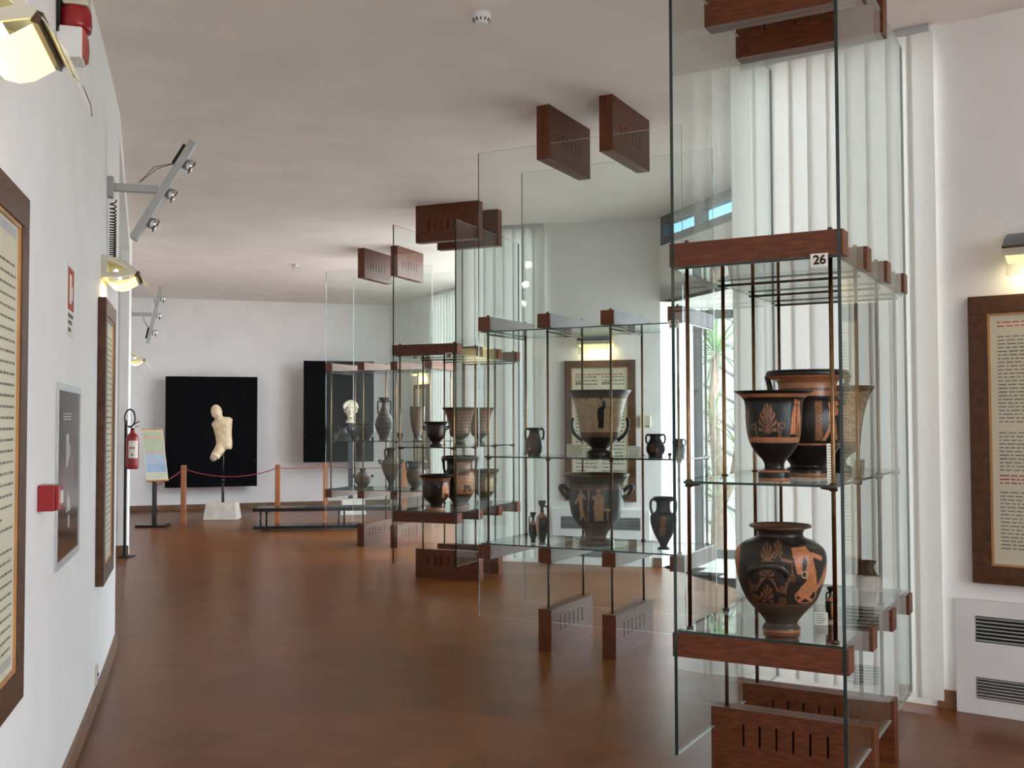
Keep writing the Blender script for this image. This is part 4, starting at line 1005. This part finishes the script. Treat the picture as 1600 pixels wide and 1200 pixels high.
# torso with head, on a rod and a stone base
base = at(347.5, 811, 17.1)
r = tag(empty('torso_statue', (base.x, 17.1, 0), 0.10), 'weathered marble torso with bowed head on a black rod', 'statue')
k = .0021
def tz(zx, zy): return Vector(((zx - 838) * k, 0, 1.867 - (zy - 160) * k))
mb = MB(); N_ = 24; sec = [(252, 856, 24, .045), (262, 852, 52, .065), (276, 842, 70, .082), (300, 832, 76, .096), (330, 834, 73, .104), (370, 838, 67, .096), (405, 844, 62, .088), (440, 847, 62, .094), (475, 851, 60, .100), (496, 862, 46, .085), (506, 868, 34, .06)]
vs = []
for zy, cx, hw, dp in sec:
    c_ = tz(cx, zy)
    for i in range(N_):
        an = 2 * math.pi * i / N_; ca_, sa_ = math.cos(an), math.sin(an)
        vs.append(c_ + Vector((hw * k * math.copysign(abs(ca_) ** .75, ca_), dp * math.copysign(abs(sa_) ** .85, sa_), 0)))
fs = [(i * N_ + q_, i * N_ + (q_ + 1) % N_, (i + 1) * N_ + (q_ + 1) % N_, (i + 1) * N_ + q_) for i in range(len(sec) - 1) for q_ in range(N_)]
fs += [tuple(range(N_)), tuple((len(sec) - 1) * N_ + q_ for q_ in reversed(range(N_)))]
mb.add(vs, fs)
mb.tube([tz(838, 470), tz(818, 505) + Vector((0, -.04, 0)), tz(798, 540) + Vector((0, -.075, 0)), tz(783, 568) + Vector((0, -.105, 0))], [.088, .086, .080, .074], 20)
mb.tube([tz(812, 258), tz(838, 292)], [.056, .066], 16)
for c_, sc, ro in [(tz(788, 213), (.090, .108, .124), (math.radians(-12), 'Y')), (tz(806, 246) + Vector((0, -.04, 0)), (.064, .066, .075), None), (tz(809, 240) + Vector((0, -.105, 0)), (.014, .02, .03), None),
                   (tz(876, 280), (.060, .062, .058), None), (tz(885, 305), (.050, .058, .085), None), (tz(772, 312), (.046, .058, .052), None),
                   (tz(808, 325) + Vector((0, -.062, 0)), (.066, .045, .050), None), (tz(864, 322) + Vector((0, -.062, 0)), (.066, .045, .050), None),
                   (tz(845, 400) + Vector((0, -.058, 0)), (.070, .035, .105), None), (tz(822, 478) + Vector((0, -.02, 0)), (.080, .080, .070), None)]:
    mb.sphere(c_, 1.0, 20, 0, sc, Matrix.Rotation(ro[0], 3, ro[1]) if ro else None)
o = mb.build('body', M['marble'], r, True)
rm = o.modifiers.new('remesh', 'REMESH'); rm.mode = 'VOXEL'; rm.voxel_size = .011; rm.use_smooth_shade = True
sm = o.modifiers.new('smooth', 'SMOOTH'); sm.iterations = 4; sm.factor = .5
mb = MB(); pt0 = tz(780, 566) + Vector((-.005, -.125, -.01)); mb.lathe([(0, .055), (.012, .055)], 18, pt0, Vector((-.1, -1, -.35)).to_track_quat('Z', 'Y').to_matrix()); mb.build('thigh_break', M['marble2'], r, True)
mb = MB(); mb.tube([(.005, .0, .25), (.005, 0, .62)], .022, 12); mb.tube([(.005, 0, .62), (.012, 0, 1.22)], .012, 12); mb.tube([(.005, 0, .60), (.005, 0, .66)], .026, 12); mb.build('rod', M['blackm'], r, True)
mb = MB()
def frustum(mb, w0, w1, d0, d1, z0, z1): return mb.add([(-w0, -d0, z0), (w0, -d0, z0), (w0, d0, z0), (-w0, d0, z0), (-w1, -d1, z1), (w1, -d1, z1), (w1, d1, z1), (-w1, d1, z1)], [(0, 3, 2, 1), (4, 5, 6, 7), (0, 1, 5, 4), (1, 2, 6, 5), (2, 3, 7, 6), (3, 0, 4, 7)])
frustum(mb, .275, .235, .22, .19, 0, .27); bevel(mb.build('base', M['stone'], r), .012, 3)
# head on a dark post
base = at(552, 801, 17.9)
r = tag(empty('head_statue', (base.x, 17.9, 0), 0.15), 'pale marble head on a dark post before the second black panel', 'statue')
hx = at(548, 640, 17.9).x - base.x
def hp(x, y, z): return Vector((hx + x, y, 1.80 + z))
bl = [(hp(0, .01, .03), (.115, .135, .135), None), (hp(.0, -.06, -.03), (.085, .085, .125), None), (hp(0, .0, -.15), (.060, .065, .075), None), (hp(0, -.138, -.035), (.018, .03, .04), None), (hp(0, -.115, .04), (.07, .035, .022), None), (hp(0, -.125, -.085), (.034, .024, .012), None), (hp(0, -.115, -.125), (.04, .032, .03), None), (hp(.10, .01, -.02), (.02, .03, .045), None), (hp(-.10, .01, -.02), (.02, .03, .045), None)]
for i in range(12):
    an = math.pi * i / 11; bl.append((hp(-.108 * math.cos(an), -.075 + .02 * math.sin(an), .03 + .10 * math.sin(an)), (.030, .042, .030), None))
sculpt('head', bl, M['marble2'], r, .010, 3)
mb = MB(); mb.lathe([(0, .085), (.03, .08), (.05, .06)], 16, hp(0, 0, -.235)); mb.build('neck', M['marble2'], r, True)
mb = MB(); mb.box((hx - .04, -.04, .25), (hx + .04, .04, 1.58)); mb.build('post', M['steel'], r)
mb = MB(); frustum(mb, .22, .19, .20, .17, 0, .27); bevel(mb.build('base', M['stone'], r), .012, 3)

# low black bench
c = at(512, 829, 15.45)
r = tag(empty('bench', (c.x, 15.45, 0), 0.10), 'low black two-tier bench in front of the rope barrier', 'bench')
bw, bd = 1.06, .22
mb = MB(); mb.box((-bw, -bd, .03), (bw * .86, bd, .075)); bevel(mb.build('lower_board', M['blackm'], r), .004)
mb = MB(); mb.box((-bw, -bd, .285), (bw, bd, .335)); bevel(mb.build('seat_board', M['blackm'], r), .004)
for x in (-bw + .10, bw * .16):
    for dx in (0, .075):
        mb = MB(); mb.tube([(x + dx, -bd * .55 + dx, .075), (x + dx, -bd * .55 + dx, .285)], .013, 10); mb.build('leg', M['blackm'], r, True)
for x in (-bw + .14, bw * .72):
    for y in (-bd * .6, bd * .6): MB().lathe([(0, .02), (.03, .02)], 10, (x, y, 0)).build('foot', M['blackm'], r)

# rope barrier
def post(px, Y, label, h=.92):
    b = at(px, 815, Y)
    r = tag(empty('barrier_post', (b.x, Y, 0), .1), label, 'post', 'orange wood rope barrier posts')
    mb = MB(); mb.box((-.037, -.037, 0), (.037, .037, h)); bevel(mb.build('post', M['orangewood'], r), .006, 2)
    mb = MB(); mb.tube([(.044 * math.cos(i * math.pi / 8), .044 * math.sin(i * math.pi / 8), h - .055) for i in range(16)], .006, 6, closed=True); mb.build('rope_ring', M['redrope'], r, True)
    return Vector((b.x, Y, h - .055))
pa = post(286.5, 16.15, 'orange wood barrier post left of the marble torso')
pb = post(433.5, 16.35, 'orange wood barrier post behind the bench')
pc = post(508.5, 16.95, 'orange wood barrier post beside the farthest vitrine')
def rope(a, b, sag, label):
    pts = [a.lerp(b, t) - Vector((0, 0, sag * 4 * t * (1 - t))) for t in np.linspace(0.0, 1, 25)]
    d = (b - a).normalized() * .05; pts[0] = a + d; pts[-1] = b - d
    mb = MB(); mb.tube(pts, .008, 6); tag(mb.build('barrier_rope', M['redrope'], None, True), label, 'rope', 'red ropes of the barrier')
# text stand
sb = at(241, 822, 15.9)
r = tag(empty('text_stand', (sb.x, 15.9, 0), 0), 'tilted colourful text board on a dark post beside the torso', 'stand')
mb = MB(); mb.box((-.24, -.16, 0), (.20, .16, .035)); bevel(mb.build('base', M['blackm'], r), .004)
mb = MB(); mb.box((-.028, -.028, .035), (.028, .028, .76)); mb.build('post', M['blackm'], r)
e1, e2 = Vector((.145, .056, 0)), Vector((-.09, .13, .385)); cb = Vector((.005, -.02, 1.09)); nb = e1.cross(e2).normalized()
nx, nz = 8, 60
mb = MB(); mb.obox(cb, e1, e2, nb * .008); mb.build('board', M['paper'], r)
mb = MB(); mb.obox(cb - e2 * 1.0 + nb * .006, e1 * 1.02, e2 * .025, nb * .018); mb.obox(cb + e2 * 1.0 + nb * .006, e1 * 1.02, e2 * .025, nb * .012); mb.build('edge_strip', M['fillet'], r)
vs = [cb + nb * .0088 + e1 * (.92 * (2 * i / nx - 1)) + e2 * (.94 * (2 * j / nz - 1)) for j in range(nz + 1) for i in range(nx + 1)]
me = bpy.data.meshes.new('print'); me.from_pydata([tuple(v) for v in vs], [], [(j * (nx + 1) + i, j * (nx + 1) + i + 1, (j + 1) * (nx + 1) + i + 1, (j + 1) * (nx + 1) + i) for j in range(nz) for i in range(nx)])
cs = []
for j in range(nz + 1):
    t = j / nz
    c = (.42, .46, .34) if t > .55 else ((.36, .44, .52) if t > .30 else ((.30, .40, .55) if t > .14 else (.50, .52, .40)))
    if .84 < t < .90 or .52 < t < .56: c = (.58, .38, .28)
    if j % 3 == 0: c = tuple(x * .85 for x in c)
    cs += [[*c, 1.0]] * (nx + 1)
ca = me.color_attributes.new('Col', 'FLOAT_COLOR', 'POINT'); ca.data.foreach_set('color', np.array(cs, dtype=np.float32).ravel()); me.materials.append(M['print']); link('print', me, r)
rope(Vector((sb.x, 15.9, .62)), pa, .03, 'red rope from the text stand to the left barrier post')
rope(pa, pb, .13, 'red rope sagging in front of the marble torso')
rope(pb, pc, .015, 'red rope between the two posts behind the bench')
rope(pc, Vector((-1.75, 16.9, .86)), .03, 'red rope running behind the farthest vitrine')
# end post of the last rope
post(632, 16.9, 'barrier post hidden behind the farthest vitrine')

# fire extinguisher on a thin stand
eb = at(194.5, 870, 12.34)
r = tag(empty('extinguisher_stand', (eb.x, 12.34, 0), 0), 'thin dark pole holding the fire extinguisher', 'stand')
mb = MB(); mb.box((-.012, -.012, .01), (.012, .012, 1.62)); mb.build('pole', M['dark'], r)
mb = MB(); mb.box((-.05, -.10, 0), (.10, .10, .01)); mb.build('foot_plate', M['dark'], r)
ec = Vector((eb.x + .088, 12.34 - .02, 1.04))
r = tag(empty('fire_extinguisher', ec, 0), 'red fire extinguisher with black hose by the left opening', 'fire extinguisher')
mb = MB(); mb.lathe([(0, .058), (.01, .070), (.03, .073), (.36, .073), (.40, .060), (.425, .032), (.44, .024), (.47, .024)], 28); mb.build('cylinder', M['red'], r, True)
mb = MB(); mb.lathe([(.09, .0738), (.30, .0738)], 40)
mb = MB(); vs = []; fs = []
for i in range(13):
    an = math.radians(-105 + 90 * i / 12)
    for z in (.13, .335): vs.append((.0742 * math.cos(an), .0742 * math.sin(an), z))
for i in range(12): fs.append((2 * i, 2 * i + 2, 2 * i + 3, 2 * i + 1))
mb.add(vs, fs); mb.build('label_sheet', M['card'], r, True)
mb = MB()
for i, (an, z) in enumerate(((-85, .25), (-60, .25), (-70, .17))):
    a_ = math.radians(an); c_ = Vector((.0752 * math.cos(a_), .0752 * math.sin(a_), z)); t_ = Vector((-math.sin(a_), math.cos(a_), 0)); mb.obox(c_, t_ * .012, (c_ - Vector((0, 0, z))).normalized() * .0006, (0, 0, .012))
mb.build('label_mark', M['redink'], r)
mb = MB(); mb.lathe([(.47, .020), (.50, .024), (.52, .016)], 14); mb.build('valve', M['chrome'], r, True)
mb = MB(); mb.obox((.028, 0, .535), (.05, 0, .032), (0, .008, 0), (-.003, 0, .005)); mb.obox((.03, 0, .50), (.05, 0, .006), (0, .008, 0), (0, 0, .004)); mb.build('lever', M['red'], r)
mb = MB(); pts = [(-.01, -.02, .50)] + [(-.025 + .062 * math.cos(a), -.02, .60 + .105 * math.sin(a)) for a in np.linspace(-2.0, 4.0, 22)] ; mb.tube(pts, .0095, 8); mb.build('hose', M['blackm'], r, True)

# smoke detectors
for (x, y), s_, lb in (((-.162, 5.60), 1.0, 'round white smoke detector on the near ceiling'), ((-3.08, 14.7), .9, 'distant smoke detector on the ceiling')):
    r = tag(empty('smoke_detector', (x, y, ZC), 0), lb, 'smoke detector', 'ceiling smoke detectors')
    mb = MB(); mb.lathe([(-.032 * s_, .052 * s_), (-.026 * s_, .054 * s_), (0, .054 * s_)], 28); mb.build('base', M['white'], r, True)
    mb = MB(); mb.lathe([(-.060 * s_, .026 * s_), (-.055 * s_, .036 * s_), (-.032 * s_, .050 * s_)], 28); h_ = mb.build('head', M['white'], r, True)
    for i in range(12):
        an = 2 * math.pi * i / 12 - math.pi / 2; d_ = Vector((math.cos(an), math.sin(an), 0)); mb = MB(); mb.obox(d_ * .0445 * s_ + Vector((0, 0, -.044 * s_)), Vector((-d_.y, d_.x, 0)) * .003, d_ * .002, d_ * .004 + Vector((0, 0, .007 * s_))); mb.build('vent_slot', M['dark'], h_)

# ------------------------------------------------------------------ outside the garden door
mb = MB(); mb.box((-40, -40, -.30), (60, 60, -.16)); struct(mb.build('ground', M['paving']))
r = tag(empty('garden_wall', (3.2, 16.2, -.16), -.20), 'sunlit white stone garden wall seen through the glazed door', 'wall')
mb = MB(); mb.box((-1.1, 0, 0), (1.6, .3, 3.7)); mb.build('masonry', M['stucco'], r)
mb = MB()
for i in range(0, 12):
    for (xa, xb) in ((-1.1, 1.6),):
        za = .35 + i * .42; zb = za - (xb - xa) * .62
        if zb > 3.6: continue
        A, B = Vector((xa, -.006, za)), Vector((xb, -.006, zb))
        if za > 3.68: t_ = (za - 3.68) / (za - zb); A = A.lerp(B, t_)
        if zb < .02: t_ = (.02 - zb) / (za - zb); B = B.lerp(A, t_)
        mb.obox((A + B) / 2, (B - A) / 2, (0, .006, 0), Vector((.5, 0, .85)) * .016)  # thin dark slanted bar laid on the wall face
for i in range(18): mb.box((-1.0 + i * .14, -.006, .1 + (i * 37 % 11) * .28), (-.985 + i * .14, 0, .45 + (i * 37 % 11) * .28))
mb.build('wall_stripe', M['stripe'], r)
r = tag(empty('yucca', (2.62, 13.35, -.16), 0), 'green spiky yucca outside the glazed door', 'plant')
mb = MB(); mb.tube([(0, 0, 0), (.02, 0, 1.0), (-.03, .02, 1.9), (.0, 0, 2.62)], [.09, .075, .065, .05], 12); mb.tube([(0, .02, .5), (.22, .05, 1.0), (.28, .05, 1.35)], [.06, .05, .045], 10); mb.build('trunk', M['bark'], r, True)
n = 8; vs, fs = [], []
for i in range(n + 1):
    t = i / n; w_ = .020 * (1 - t) ** .6 * (0.6 + 1.2 * t * (1 - t) * 2) + .0006
    vs += [(-w_, t * .62, .10 * math.sin(t * 2.2) - .02 * t), (0, t * .62, .10 * math.sin(t * 2.2) - .02 * t - .006), (w_, t * .62, .10 * math.sin(t * 2.2) - .02 * t)]
for i in range(n): fs += [(3 * i, 3 * i + 1, 3 * i + 4, 3 * i + 3), (3 * i + 1, 3 * i + 2, 3 * i + 5, 3 * i + 4)]
lm = MB().add(vs, fs).mesh('leaf_mesh', M['leaf'], True)
for cx, cy, cz, cnt, sc in ((0, 0, 2.62, 54, 1.15), (-.03, .02, 1.75, 26, .85), (.28, .05, 1.38, 34, .85), (.02, 0, .75, 26, .85)):
    for i in range(cnt):
        az = i * 2.39996; el = math.radians(-35 + 115 * ((i * 7 % cnt) / cnt))
        o = link('leaf', lm, r, (cx, cy, cz + .12 * (i / cnt) - .06)); s2 = sc * random.uniform(.8, 1.1); o.scale = (s2, s2, s2)
        o.rotation_euler = (Matrix.Rotation(az, 3, 'Z') @ Matrix.Rotation(el, 3, 'X')).to_euler()

for o in bpy.data.objects:                      # fine print too small to pick apart
    if o.name.split('.')[0] in ('printed_text', 'red_heading', 'wall_stripe'): o['kind'] = 'stuff'
